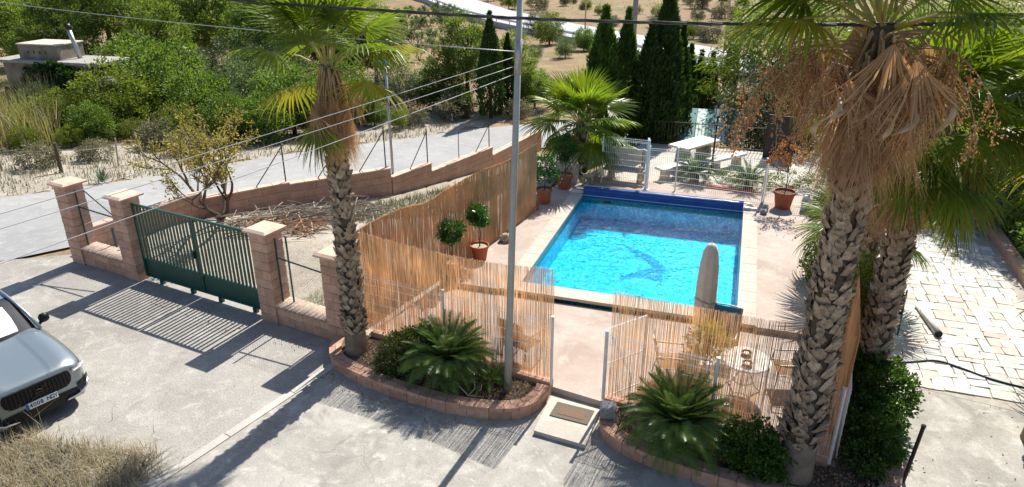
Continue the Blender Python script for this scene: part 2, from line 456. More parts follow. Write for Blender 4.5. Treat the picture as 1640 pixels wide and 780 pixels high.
def in_poly(pts, poly):
    x, y = pts[:, 0], pts[:, 1]; r = np.zeros(len(pts), bool); n = len(poly); j = n - 1
    for i in range(n):
        xi, yi = poly[i]; xj, yj = poly[j]
        c = ((yi > y) != (yj > y)) & (x < (xj - xi) * (y - yi) / (yj - yi + 1e-12) + xi)
        r ^= c; j = i
    return r
def scatter(rng, poly, n):
    P = np.array(poly); lo, hi = P.min(0), P.max(0); out = []
    while sum(map(len, out)) < n:
        q = rng.uniform(lo, hi, (n * 2, 2)); out.append(q[in_poly(q, poly)])
    return np.concatenate(out)[:n]
def onland(q, dz=0): return np.array([(x, y, hz(x, y) + dz) for x, y in q])

# ---- fan palm
def fan_mesh(name, mats, seed, twj=.05, wav=0.0, Lp=.8, Rb=.95, nseg=36, spread=2.1, split=.5, droop=.25, tip=.5, side=.25, pr=.016, ragged=.05, arch=.12):
    rd = random.Random(seed); b = MB()
    b.tube([(0, 0, 0), (Lp * .5, 0, arch * Lp), (Lp, 0, arch * .6 * Lp)], [pr * 1.5, pr, pr * .7], 4, 1)
    z0 = arch * .6 * Lp
    dth = 2 * spread / nseg
    sts = (.03, split * .55, split, .5 + split * .5, .86, 1.0)
    for k in range(nseg):
        th = -spread + dth * (k + .5)
        Rk = Rb * (.72 + .28 * math.cos(th * .75)) * rd.uniform(1 - ragged * 2, 1 + ragged)
        td = tip * rd.uniform(.5, 1.5); tw = rd.uniform(-twj, twj); wp = rd.uniform(0, 6.28); wa = wav * rd.uniform(.3, 1.0)
        ct, sn = math.cos(th), math.sin(th)
        vs = []
        for t in sts:
            w = Rk * min(t, split) * math.tan(dth / 2)
            if t > split: w *= (1 - ((t - split) / (1 - split)) ** 1.2) * .98 + .02
            z = z0 - droop * Rk * t * t - side * Rk * t * (abs(th) / spread) ** 2 - td * Rk * max(0, t - split * .8) ** 2
            a2 = th + tw * t; c2, s2 = math.cos(a2), math.sin(a2)
            f = .45 * w
            fl = 1 - .25 * td * max(0, t - .55)
            wv_ = wa * math.sin(wp + t * 4.5) * t; z += wa * math.cos(wp * 1.7 + t * 3.7) * t
            px, py = Lp + Rk * t * c2 * fl - s2 * wv_, Rk * t * s2 * fl + c2 * wv_
            vs += [(px + s2 * w, py - c2 * w, z + f * .5), (px, py, z - f * .5), (px - s2 * w, py + c2 * w, z + f * .5)]
        fs = []
        for i in range(len(sts) - 1):
            o = 3 * i
            fs += [(o, o + 3, o + 4, o + 1), (o + 1, o + 4, o + 5, o + 2)]
        b.add(vs, fs, 0)
    return b.mesh(name, mats)
def boot_mesh(name, m, w, h, out, seed):
    rd = random.Random(seed); j = lambda s: rd.uniform(-s, s)
    rows = [(-.01, .42, 0), (.012, .52, .35), (out * .7, .42, .8), (out, .30 + j(.08), 1.0 + j(.1))]
    vs = []
    for x, hw, z in rows:
        vs += [(x, -hw * w + j(.01), z * h), (x + .022, j(.012), z * h + .01), (x, hw * w + j(.01), z * h)]
    vs[10] = (out * .75, j(.02), h * rd.uniform(.66, .9)); vs[9] = (vs[9][0] + j(.012), vs[9][1], vs[9][2] + j(.03)); vs[11] = (vs[11][0] + j(.012), vs[11][1], vs[11][2] + j(.03))
    vs += [(-.02, -.3 * w, h * .7), (-.02, .3 * w, h * .7)]
    fs = []
    for i in range(3):
        o = 3 * i
        fs += [(o, o + 1, o + 4, o + 3), (o + 1, o + 2, o + 5, o + 4)]
    fs += [(9, 10, 11, 13, 12), (6, 9, 12), (11, 8, 13), (3, 6, 12), (8, 5, 13)]
    return MB().add(vs, fs).mesh(name, m)
# ================================================================== SETTING
# ---- land
def land_material():
    m, nt, bs, geo = newmat('dry_land'); setp(bs, .95, .15)
    P = geo.outputs['Position']
    a = _noise(nt, P, .045, 5, .6, .8); b = _noise(nt, P, .55, 6, .65); c = _noise(nt, P, 7, 6, .7); d = _noise(nt, P, .16, 4, .6, 1.0)
    col = _mix(nt, _ramp(nt, a, .42, .58), (.245, .155, .10), (.25, .185, .105))
    col = _mix(nt, _ramp(nt, b, .48, .68), col, (.31, .24, .14))
    col = _mix(nt, _ramp(nt, d, .50, .62, 0, .7), col, (.15, .145, .065))
    col = _mix(nt, 1.0, col, _cv(nt, _ramp(nt, c, .3, .7, .72, 1.22)), 'MULTIPLY')
    nt.links.new(col, bs.inputs['Base Color'])
    bumpn(nt, bs, _math(nt, 'ADD', c, _math(nt, 'MULTIPLY', b, 3)), .6, .05)
    return m
MT['land'] = land_material()
def axis(lo, hi, far, g=1.22):
    a = list(np.arange(lo, hi + .5, 1.0)); s = 1.0; x = hi
    while x < far: s *= g; x += s; a.append(x)
    s = 1.0; x = lo
    while x > -far: s *= g; x -= s; a.insert(0, x)
    return np.array(a)
xs, ys = axis(-45, 14, 900), axis(0, 60, 900)
gx, gy = np.meshgrid(xs, ys)
gzv = np.array([[hz(x, y) - .06 for x in xs] for y in ys])
gzv += np.where(gy > 50, 1, 0) * (RNG.normal(0, .07, gx.shape))
gzv[(gx > -5.3) & (gx < 1.4) & (gy > 13.4) & (gy < 21.3)] = -2.6
nx, ny = len(xs), len(ys)
ii = (np.arange(ny - 1)[:, None] * nx + np.arange(nx - 1)[None]).ravel()
struct(ob('ground', nparr('ground', np.stack([gx, gy, gzv], -1).reshape(-1, 3), np.stack([ii, ii + 1, ii + nx + 1, ii + nx], 1), 'land', smooth=True)))

def strip(name, near, far, m, dz, sub=4, skirt=0):
    V, F = [], []
    for (a, b), (c, d) in zip(near, far):
        for k in range(sub + 1):
            x, y = a + (c - a) * k / sub, b + (d - b) * k / sub
            V.append((x, y, hz(x, y) + dz))
    w = sub + 1
    for i in range(len(near) - 1):
        for k in range(sub): F.append((i * w + k, i * w + k + 1, (i + 1) * w + k + 1, (i + 1) * w + k))
    mb = MB().add(V, F)
    if skirt:
        for pts in (near, far):
            vs = [(x, y, hz(x, y) + dz) for x, y in pts] + [(x, y, hz(x, y) - skirt) for x, y in pts]; n = len(pts)
            mb.add(vs, [(i, i + 1, n + i + 1, n + i) for i in range(n - 1)])
    return struct(mb.build(name, m, smooth=False))
def dense(pts, step=2.0):
    out = []
    for (a, b), (c, d) in zip(pts, pts[1:]):
        n = max(1, int(math.hypot(c - a, d - b) / step))
        out += [(a + (c - a) * k / n, b + (d - b) * k / n) for k in range(n)]
    return out + [pts[-1]]
near = [(-34, 0), (-24, 6.5), (-17.6, 11.6), (-16.35, 13.4), (-15.4, 16.4), (-13.6, 18.9), (-11.5, 21.1), (-10, 26), (-9.2, 30.4), (-8.2, 33.5), (-4, 37), (2, 40), (14, 44)]
far_ = [(-38, 5), (-28, 11), (-22.2, 15.3), (-21.3, 17.3), (-20.4, 19.4), (-19.5, 22.5), (-18.3, 25.8), (-16.2, 30.2), (-14.2, 33.7), (-11, 36.6), (-5.5, 40.5), (1, 43.6), (13, 47.8)]
def dens2(A, B, n=4):
    a, b = [], []
    for i in range(len(A) - 1):
        for k in range(n):
            t = k / n
            a.append((A[i][0] + (A[i + 1][0] - A[i][0]) * t, A[i][1] + (A[i + 1][1] - A[i][1]) * t))
            b.append((B[i][0] + (B[i + 1][0] - B[i][0]) * t, B[i][1] + (B[i + 1][1] - B[i][1]) * t))
    return a + [A[-1]], b + [B[-1]]
n2, f2 = dens2(near, far_)
strip('road', n2, f2, 'road', .0, 8)
hc = dense([(-92, 172), (-52, 124), (-37, 102.5), (-17.3, 80.8), (-4.4, 66.6), (9, 53.5), (34, 40), (90, 22)], 4)
def offs(pts, d):
    out = []
    for i, p in enumerate(pts):
        a, b = pts[max(0, i - 1)], pts[min(len(pts) - 1, i + 1)]
        t = Vector((b[0] - a[0], b[1] - a[1])).normalized()
        out.append((p[0] - t.y * d, p[1] + t.x * d))
    return out
strip('highway', offs(hc, -4.0), offs(hc, 4.2), 'highway', .6, 2, .3)

MT['plotsoil'] = concrete('bare_plot_soil', (.38, .34, .28), (.30, .26, .21), (.45, .41, .35), 0, .95, 1.5, .5, 28, stain=.5)
def sheet(name, poly, m, dz, step=.4):
    P_ = np.array(poly); lo, hi = P_.min(0), P_.max(0); V, F, idx = [], [], {}
    def vid(i, j):
        if (i, j) not in idx:
            x, y = lo[0] + i * step, lo[1] + j * step; idx[(i, j)] = len(V); V.append((x, y, hz(x, y) + dz))
        return idx[(i, j)]
    ni, nj = int((hi[0] - lo[0]) / step) + 1, int((hi[1] - lo[1]) / step) + 1
    cc = np.array([(lo[0] + (i + .5) * step, lo[1] + (j + .5) * step) for i in range(ni) for j in range(nj)])
    ok = in_poly(cc, poly)
    for k in np.nonzero(ok)[0]:
        i, j = divmod(int(k), nj); F.append((vid(i, j), vid(i + 1, j), vid(i + 1, j + 1), vid(i, j + 1)))
    return struct(MB().add(V, F).build(name, m))
sheet('plot_ground', [(-15.7, 12.6), (-15.0, 16.2), (-13.3, 18.5), (-11.1, 20.9), (-9.6, 25.9), (-8.8, 30.4), (-6.2, 30.4), (-5.6, 22.5), (-5.2, 18.8), (-6.65, 11.1), (-9, 11.5)], 'plotsoil', -.025)
sheet('verge_ground', [(-38, 5.5), (-28, 11.2), (-22.3, 15.5), (-20.5, 19.5), (-18.4, 26.0), (-14.3, 34), (-12, 38), (-17, 38), (-24, 27), (-31, 21), (-42, 14)], 'plotsoil', -.04, .8)
# ---- driveway and front patio
SEAM = [(-6.72, 10.35), (-7.7, 6.2), (-11.4, -9)]
mb = MB(); mb.add([(x, y, 0) for x, y in [SEAM[0], SEAM[1], SEAM[2], (-34, -9), (-33.5, .2), (-24, 6.7), (-17.5, 11.75), (-15.9, 12.75), (-13.4, 12.6), (-9.0, 11.9), (-7.0, 11.4)]], [tuple(range(11))])
struct(mb.build('driveway', 'drive'))
mb = MB(); pp = [SEAM[0], (-6.7, 11.3), (2.2, 10.0), (2.35, 14.4), (14, 14.4), (14, -9), SEAM[2], SEAM[1]]
mb.add([(x, y, .004) for x, y in pp], [tuple(range(len(pp)))])
struct(mb.build('patio_pavement', 'patio'))
kb = MB()
n = 3
for i in range(n):
    t0, t1 = i / n, (i + 1) / n - .004
    a = Vector(SEAM[0]).lerp(Vector(SEAM[1]), t0); b = Vector(SEAM[0]).lerp(Vector(SEAM[1]), t1); o = Vector((-.16, .04))
    kb.poly([a, a + o, b + o, b], -.05, .022)
struct(kb.build('kerb', 'kerbpale'))

# ---- pool terrace in two levels, the pool and its coping
PX0, PX1, PY0, PY1 = -4.34, .49, 14.17, 20.60
CW = .40
front_terr = MB().poly([(-6.70, 11.12), (-2.62, 10.48), (-1.60, 10.30), (2.0, 9.74), (2.28, 13.64), (-6.22, 13.64)], -.08, .12)
struct(front_terr.build('front_terrace', 'terrace'))
tm = MB()
Z1 = .24
tm.poly([(-6.22, 13.66), (PX0 - CW, 13.66), (PX0 - CW, PY1 + CW), (-4.9, PY1 + CW), (-4.7, 22.6), (-5.2, 22.6)], -.1, Z1)
tm.poly([(PX1 + CW, 13.66), (2.3, 13.66), (2.75, 22.6), (PX1 + CW, 22.6)], -.1, Z1)
tm.poly([(-4.9, PY1 + CW), (PX1 + CW, PY1 + CW), (PX1 + CW, 22.6), (-4.7, 22.6)], -.1, Z1 - .003)
struct(tm.build('pool_terrace', 'terrace'))
struct(MB().poly([(-4.7, 22.62), (2.75, 22.62), (3.2, 27.6), (-3.4, 27.6)], -.3, .2).build('garden_terrace', 'slab'))

def caustic_tile_material():
    m, nt, bs, geo = newmat('pool_mosaic_caustics'); setp(bs, .3, .4)
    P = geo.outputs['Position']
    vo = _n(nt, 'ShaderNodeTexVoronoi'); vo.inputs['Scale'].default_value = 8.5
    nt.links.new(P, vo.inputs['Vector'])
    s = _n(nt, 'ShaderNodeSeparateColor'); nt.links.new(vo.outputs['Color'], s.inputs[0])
    col = _mix(nt, s.outputs[0], (.03, .46, .74), (.12, .78, .90))  # blue mosaic whose bright and dark cells paint in caustic, rippled light
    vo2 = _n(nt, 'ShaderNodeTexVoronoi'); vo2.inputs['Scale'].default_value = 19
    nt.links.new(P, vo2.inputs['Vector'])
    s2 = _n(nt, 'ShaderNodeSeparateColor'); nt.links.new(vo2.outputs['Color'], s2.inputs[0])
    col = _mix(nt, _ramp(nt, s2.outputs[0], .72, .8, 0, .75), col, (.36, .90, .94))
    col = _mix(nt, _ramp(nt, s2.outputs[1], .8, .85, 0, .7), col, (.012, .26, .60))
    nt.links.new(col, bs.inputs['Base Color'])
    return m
MT['poolt'] = caustic_tile_material()
MT['pooldark'] = mat('dark_blue_mosaic', (.02, .22, .50), (.03, .36, .62), 14, .3, isl=.25)
MT['poolband'] = mat('grey_mosaic_band', (.20, .27, .28), (.06, .12, .15), 38, .3, lo=.45, hi=.55)
def water_material():
    m, nt, bs, geo = newmat('pool_water')
    nt.nodes.remove(bs)
    P = geo.outputs['Position']
    n1 = _noise(nt, P, 3.2, 3, .5, .4); n2 = _noise(nt, P, 9.0, 3, .55, .6)
    b = _n(nt, 'ShaderNodeBump'); b.inputs['Strength'].default_value = .9; b.inputs['Distance'].default_value = .075
    n3 = _noise(nt, P, 26, 2, .5, .3)
    nt.links.new(_math(nt, 'ADD', _math(nt, 'ADD', n1, _math(nt, 'MULTIPLY', n2, .55)), _math(nt, 'MULTIPLY', n3, .16)), b.inputs['Height'])
    fr = _n(nt, 'ShaderNodeFresnel'); fr.inputs['IOR'].default_value = 1.15
    nt.links.new(b.outputs[0], fr.inputs['Normal'])
    tr = _n(nt, 'ShaderNodeBsdfTransparent'); tr.inputs[0].default_value = (.30, .91, .985, 1)
    gl = _n(nt, 'ShaderNodeBsdfGlossy'); gl.inputs['Roughness'].default_value = .08
    nt.links.new(b.outputs[0], gl.inputs['Normal'])
    mx = _n(nt, 'ShaderNodeMixShader')
    nt.links.new(fr.outputs[0], mx.inputs[0]); nt.links.new(tr.outputs[0], mx.inputs[1]); nt.links.new(gl.outputs[0], mx.inputs[2])
    nt.links.new(mx.outputs[0], nt.nodes['Material Output'].inputs[0])
    return m
MT['water'] = water_material()
FZ = -.55
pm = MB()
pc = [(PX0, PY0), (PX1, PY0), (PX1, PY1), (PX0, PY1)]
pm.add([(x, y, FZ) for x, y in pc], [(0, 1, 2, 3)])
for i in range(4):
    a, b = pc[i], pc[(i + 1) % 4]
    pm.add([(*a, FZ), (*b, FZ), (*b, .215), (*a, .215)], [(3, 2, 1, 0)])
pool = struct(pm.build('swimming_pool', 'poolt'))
bm_ = MB()
e = .004
pe = [(PX0 + e, PY0 + e), (PX1 - e, PY0 + e), (PX1 - e, PY1 - e), (PX0 + e, PY1 - e)]
for i in range(4):
    a, b = pe[i], pe[(i + 1) % 4]
    bm_.add([(*a, .0), (*b, .0), (*b, .213), (*a, .213)], [(3, 2, 1, 0)])
bm_.build('tile_band', 'poolband', pool)
fig = [(1003, 394), (1022, 401), (1046, 411), (1064, 427), (1064, 439), (1054, 444), (1068, 452), (1048, 450), (1024, 443), (985, 452), (998, 440), (1026, 434), (1043, 429), (1036, 419), (1016, 408)]
fp = [G(u, v, FZ + .006)[:2] for u, v in fig]
mq = MB(); mr_ = random.Random(8); lo_, hi_ = np.array(fp).min(0), np.array(fp).max(0); st_ = .042
gi = np.array([(lo_[0] - .1 + i * st_, lo_[1] - .1 + j * st_) for i in range(int((hi_[0] - lo_[0] + .2) / st_)) for j in range(int((hi_[1] - lo_[1] + .2) / st_))])
gi = gi[in_poly(gi + RNG.normal(0, .028, gi.shape), fp)]
for x, y in gi:
    if mr_.random() < .16: continue
    h_ = .019; mq.add([(x - h_, y - h_, FZ + .006), (x + h_, y - h_, FZ + .006), (x + h_, y + h_, FZ + .006), (x - h_, y + h_, FZ + .006)], [(0, 1, 2, 3)])
o_ = mq.build('floor_mosaic', 'pooldark', pool); o_['kind'] = 'stuff'
MB().box((-3.55, PY1 - .02, .08), (.22, .03, .09)).build('skimmer', 'black', pool)
wa = MB().add([(x, y, .135) for x, y in pe], [(0, 1, 2, 3)])
struct(wa.build('pool_water', 'water'))
# coping slabs, one by one
def slabs(x0, x1, y0, y1, nx_, ny_):
    dx, dy = (x1 - x0) / nx_, (y1 - y0) / ny_
    me = MB().cbox((0, 0, 0), (dx - .003, dy - .003, .07), .004).mesh('coping_slab', 'coping')
    for i in range(nx_):
        for j in range(ny_):
            ob('coping_slab', me, pool, (x0 + dx * (i + .5), y0 + dy * (j + .5), Z1 - .02 + random.uniform(-.001, .002)))
slabs(PX0 - CW, PX0, PY0 - .48, PY1 + CW, 1, 14)
slabs(PX1, PX1 + CW, PY0 - .48, PY1 + CW, 1, 14)
slabs(PX0, PX1, PY0 - .48, PY0, 9, 1)
slabs(PX0, PX1, PY1, PY1 + CW, 9, 1)

# ---- crazy paving on the right, stone by stone
struct(MB().add([(x, y, .008) for x, y in [(3.3, 12.75), (6.0, 12.3), (9.0, 12.6), (9.0, 14.4), (7.2, 16.0), (7.6, 24), (3.4, 24)]], [tuple(range(7))]).build('paved_court', 'joint'))
court = bpy.data.objects['paved_court']
rp = random.Random(5)
def split(x0, x1, y0, y1, out):
    w, h = x1 - x0, y1 - y0
    if max(w, h) < .38 or (w * h < .15 and max(w, h) < .52 and rp.random() < .7): out.append((x0, x1, y0, y1)); return
    if w > h:
        c = x0 + w * rp.uniform(.36, .64); split(x0, c, y0, y1, out); split(c, x1, y0, y1, out)
    else:
        c = y0 + h * rp.uniform(.36, .64); split(x0, x1, y0, c, out); split(x0, x1, c, y1, out)
cells = []
split(3.45, 6.95, 12.7, 18.2, cells)
c2 = []
split(3.6, 7.1, 18.2, 22.0, c2)
cells += c2
a0 = R(-6); nst = 0
for (x0, x1, y0, y1) in cells:
    w, h = x1 - x0, y1 - y0; cx, cy = (x0 + x1) / 2, (y0 + y1) / 2
    j = lambda: rp.uniform(-.022, .022)
    pts = [(-w / 2 + j() + .008, -h / 2 + j() + .008), (w / 2 + j() - .008, -h / 2 + j() + .008), (w / 2 + j() - .008, h / 2 + j() - .008), (-w / 2 + j() + .008, h / 2 + j() - .008)]
    if rp.random() < .35:
        k = rp.randrange(4); p, q = Vector(pts[k]), Vector(pts[(k + 1) % 4]); pts.insert(k + 1, tuple(p.lerp(q, .5) * 1.1))
    dy = cy - 15; px = cx + .09 * dy * .0 ; 
    if cy > 14.4 + 0 and px > 6.75: continue
    mm = 'pave%d' % rp.choices((0, 1, 2, 3), (6, 7, 2, 1 if cy > 14.5 else 3))[0]
    MB().poly(pts, 0, .016 + rp.uniform(0, .008)).build('paving_stone', mm, court, loc=(px, cy, .01)); nst += 1
# earth edging and bank at the right of the court
eb = MB(); ep = dense([(6.1, 14.6), (6.95, 17.8), (7.1, 22.5)], .5); eo = offs(ep, -.24)
for i in range(len(ep) - 1):
    eb.poly([ep[i], eo[i], eo[i + 1], ep[i + 1]][::-1], 0, .26)
tag(eb.build('edging_wall', 'wallr'), 'low red-brown edging wall along the right of the pale paved court', 'edging wall')
# ================================================================== GATE WALL
GA = R(-9.5)
E1 = Vector((math.cos(GA), math.sin(GA))); E2 = Vector((-E1.y, E1.x))
O = Vector((-15.80, 12.20))
def W2(s, t=0): return O + E1 * s + E2 * t
PW = .46
def pillar(s, label, h):
    p = W2(s + PW / 2, PW / 2)
    t = thing('gate_pillar', (p.x, p.y, 0), label, 'pillar', 'block gate pillars', GA)
    n = 10; ch = h / n
    for k in range(n):
        d = (PW, PW, ch - .012)
        j = random.uniform(-.004, .004)
        if k % 2:
            for sx in (-1, 1):
                MB().cbox((sx * PW / 4 + j, 0, ch * (k + .5)), (PW / 2 - .008, PW, ch - .012), .008).build('block', 'block', t)
        else:
            for sy in (-1, 1):
                MB().cbox((j, sy * PW / 4, ch * (k + .5)), (PW, PW / 2 - .008, ch - .012), .008).build('block', 'block', t)
    MB().box((0, 0, h / 2), (PW - .03, PW - .03, h - .01)).build('mortar_core', 'mortar', t)
    c = MB().box((0, 0, h + .02), (PW + .17, PW + .17, .04))
    c.box((0, 0, h + .06), (PW + .17, PW + .17, .04), taper=.80)
    c.build('cap', 'cap', t)
    return t
SP = (0, 2.10, 6.58, 8.45)
pillar(SP[0], 'leftmost block gate pillar beside the lane', 2.08)
pillar(SP[1], 'block gate pillar hinging the left end of the green gate', 2.08)
pillar(SP[2], 'block gate pillar at the right end of the green gate', 2.08)
pillar(SP[3], 'rightmost block gate pillar half hidden by the left palm trunk', 1.92)
def lowwall(s0, s1, label, h=.42):
    L = s1 - s0; p = W2((s0 + s1) / 2, PW / 2 - .02)
    t = thing('low_block_wall', (p.x, p.y, 0), label, 'low wall', 'low walls between pillars', GA)
    MB().box((0, 0, h / 2), (L - .004, .30, h - .01)).build('mortar_core', 'mortar', t)
    nb = max(3, round(L / .42))
    for r_ in range(2):
        x = -L / 2 + .002; off = .5 if r_ else 1
        k = 0
        while x < L / 2 - .02:
            w = min(L / nb * (off if k == 0 else 1), L / 2 - .002 - x); k += 1
            if w < .03: break
            MB().cbox((x + w / 2, 0, h / 2 * (r_ + .5)), (w - .01, .335, h / 2 - .012), .008).build('block', 'block', t)
            x += w
    n = int(L / .115); dx = L / n
    me = MB().tube([(0, -.22, 0), (0, .22, .03)], .062, 8).mesh('coping_tile', 'tile', True)
    base = MB().box((0, 0, h + .012), (L - .004, .42, .03)); base.build('coping_bed', 'cap', t)
    for i in range(n): ob('coping_tile', me, t, (-L / 2 + dx * (i + .5), 0, h + .028), (0, 0, random.uniform(-.03, .03)), (1, 1, .6))
    return t
lowwall(SP[0] + PW, SP[1], 'low block wall with ridged tile coping between the two leftmost pillars')
lowwall(SP[2] + PW, SP[3], 'low block wall with ridged tile coping between gate and left palm')

def link_mesh(mb, p0, p1, z0, z1, d=.07, r=.0016, z0b=None, z1b=None):
    """diamond wire mesh on an upright plane from p0 to p1"""
    p0, p1 = Vector(p0), Vector(p1); L = (p1 - p0).length; e = (p1 - p0) / L; h = z1 - z0
    def pt(s, z):
        q = p0 + e * s; return (q.x, q.y, z0 + z)
    k = -h
    while k < L:
        a, b = max(k, 0), min(k + h, L)
        if b > a + .01:
            mb.tube([pt(a, a - k), pt(b, b - k)], r, 3, cap=False)
            mb.tube([pt(a, h - (a - k)), pt(b, h - (b - k))], r, 3, cap=False)
        k += d
def wire_panel(s0, s1, label, cross):
    a, b = W2(s0, .22), W2(s1, .22)
    t = thing('chain_link_panel', (0, 0, 0), label, 'wire fence', 'chain-link panels')
    m = MB(); link_mesh(m, a, b, .48, 1.85, .065, .0016); m.build('wire_mesh', 'galv', t)
    for s in (s0 + .05, s1 - .04) if not cross else (s0 + .05,):
        q = W2(s, .2); MB().tube([(q.x, q.y, .45), (q.x, q.y, 1.95)], .02, 8).build('post', 'dgreen', t)
    q, w = W2(s0 + .04, .2), W2(s1 - .02, .2)
    MB().tube([(q.x, q.y, 1.52), (w.x, w.y, 1.46 if cross else 1.42)], .018, 6).build('rail', 'dgreen', t)
    if cross:
        MB().tube([(q.x, q.y + .25, 1.86), (w.x, w.y + .1, 1.25)], .018, 6).build('brace', 'dgreen', t)
        q = W2(s0 + .62, .55); MB().tube([(q.x, q.y, .0), (q.x, q.y, .95)], .035, 8).build('stub_post', 'dgreen', t)
    else:
        q = W2(s0 + .28, .28); MB().tube([(q.x, q.y, .45), (q.x, q.y, 2.0)], .02, 8).build('post', 'dgreen', t)
wire_panel(SP[0] + PW, SP[1], 'chain-link panel with crossed green rails between the two leftmost pillars', True)
wire_panel(SP[2] + PW, SP[3], 'chain-link panel with one green rail right of the gate', False)

# ---- the green double gate
g0, g1 = SP[1] + PW + .03, SP[2] - .03
p = W2(g0, .22)
gate = thing('driveway_gate', (p.x, p.y, 0), 'green painted metal double gate with upright bars and solid lower panel', 'gate', None, GA)
GL = g1 - g0; GB, GT_, GM = .10, 1.97, .58
bar = MB().box((0, 0, 0), (.052, .024, GT_ - GM - .04)).mesh('bar', 'ggreen')
for side in (0, 1):
    x0 = side * (GL / 2 + .006); x1 = x0 + GL / 2 - .012
    for x in (x0 + .03, x1 - .03): MB().cbox((x, 0, (GB + GT_) / 2), (.06, .05, GT_ - GB), .005).build('stile', 'ggreen', gate)
    MB().cbox(((x0 + x1) / 2, 0, GT_ - .025), (x1 - x0 - .124, .05, .05), .006).build('top_rail', 'ggreen', gate)
    MB().cbox(((x0 + x1) / 2, 0, GM), (x1 - x0 - .124, .05, .045), .006).build('mid_rail', 'ggreen', gate)
    MB().cbox(((x0 + x1) / 2, 0, GB + .02), (x1 - x0 - .124, .05, .04), .006).build('bottom_rail', 'ggreen', gate)
    MB().box(((x0 + x1) / 2, .006, (GB + GM) / 2), (x1 - x0 - .12, .012, GM - GB - .05)).build('lower_panel', 'ggreen', gate)
    n = 15; dx = (x1 - x0 - .12) / (n + 1)
    for k in range(n): ob('bar', bar, gate, (x0 + .06 + dx * (k + 1), 0, (GM + GT_) / 2 - .005))
    for x in (x0 + .55, x1 - .35): MB().box((x, -.01, .055), (.12, .07, .10)).build('wheel_box', 'ggreen', gate)
MB().box((GL / 2 - .06, -.045, 1.05), (.05, .05, .16)).build('lock', 'black', gate)

# ================================================================== STEPPED WALL ALONG THE LANE
WL = [(-15.95, 12.95), (-15.1, 16.2), (-13.51, 18.38), (-11.2, 20.93), (-10.6, 22.9), (-9.56, 26.7), (-8.78, 31.4)]
TOPS = [.62, .42, .36, .03, -.28, -.62]
bw = thing('boundary_wall', (*WL[0], 0), 'long stepped terracotta boundary wall running down beside the lane', 'wall')
b0 = Vector((*WL[0], 0))
wall_top = {}
for i in range(len(WL) - 1):
    a, b = Vector(WL[i]), Vector(WL[i + 1]); d = (b - a); L = d.length; ang = math.atan2(d.y, d.x)
    z1 = TOPS[i]; zb = min(hz(*a), hz(*b)) - .3
    nb = max(2, round(L / .9)); rows = [(zb, z1 - .48), (z1 - .48, z1 - .24), (z1 - .24, z1)]
    for r_, (za, zc) in enumerate(rows):
        for k in range(nb + (1 if r_ % 2 else 0)):
            s0 = (k - (.5 if r_ % 2 else 0)) / nb; s1 = s0 + 1 / nb
            s0, s1 = max(0, s0), min(1, s1)
            if s1 - s0 < .02: continue
            c = a + d * ((s0 + s1) / 2)
            MB().cbox((0, 0, 0), ((s1 - s0) * L - .008, .20, zc - za - .008), .006).build('wall_block', 'wallr', bw, loc=(c.x - b0.x, c.y - b0.y, (za + zc) / 2)).rotation_euler = (0, 0, ang)
    nc = max(2, round(L / .5))
    cm = MB().cbox((0, 0, 0), (L / nc - .006, .27, .045), .012).mesh('coping_stone', 'cap')
    for k in range(nc):
        c = a + d * ((k + .5) / nc)
        ob('coping_stone', cm, bw, (c.x - b0.x, c.y - b0.y, z1 + .024), (0, 0, ang))
    wall_top[i] = z1
def wpost(f, i, h, label, braced=True, r=.022):
    a, b = Vector(WL[i]), Vector(WL[i + 1]); q = a.lerp(b, f); e = (b - a).normalized(); z = TOPS[i]
    t = thing('fence_post', (q.x, q.y, z + .02), label, 'fence post', 'green posts on the stepped wall')
    MB().tube([(0, 0, 0), (0, 0, h)], r, 8).build('post', 'dgreen', t)
    if braced:
        L = -.95
        MB().tube([(0, 0, h * .9), (e.x * L, e.y * L, .02)], r * .75, 6).build('brace', 'dgreen', t)
    return q, z
wpost(.97, 1, 1.3, 'green fence post on the stepped wall just right of the almond tree')
wpost(.55, 2, 1.35, 'green braced fence post on the wall hidden behind the left palm trunk')
wpost(.96, 2, 1.45, 'green braced fence post beside the galvanised solar lamp pole')
wpost(.95, 3, 1.3, 'green braced fence post on the second step right of the left palm')
wpost(.45, 4, 1.1, 'thin unbraced green fence post on the middle of the fourth wall step', False, .016)
wpost(.97, 4, 1.05, 'green braced fence post left of the tall grey pole, farther down the wall')
wpost(.5, 5, .95, 'thin green fence post just right of the tall grey pole', False, .016)
wpost(.98, 5, .95, 'farthest green fence post at the end of the stepped wall')
# strained wires between the posts
fw = MB()
for i in range(1, 6):
    a, b = WL[i], WL[i + 1]
    for dz in (.35, 1.0): fw.tube([(*a, TOPS[i] + dz), (*b, TOPS[i] + dz)], .0015, 3)
tag(fw.build('fence_wire', 'dgreen'), 'thin strained wires running between the green posts of the stepped wall', 'wire')
# solar lamp on a galvanised pole behind the wall
q = Vector(WL[3])
sl = thing('solar_lamp', (q.x - .05, q.y + .3, hz(q.x, q.y)), 'galvanised pole with small solar panel, behind the left palm crown', 'lamp')
MB().tube([(0, 0, 0), (0, 0, 4.45)], .05, 10, r2=.04).build('pole', 'galv', sl, True)
MB().box((-.15, 0, 4.5), (.55, .38, .03), rx=.5, ry=.1).build('solar_panel', 'solar', sl)
MB().box((.1, -.1, 4.32), (.2, .12, .06)).build('lamp_head', 'white', sl)

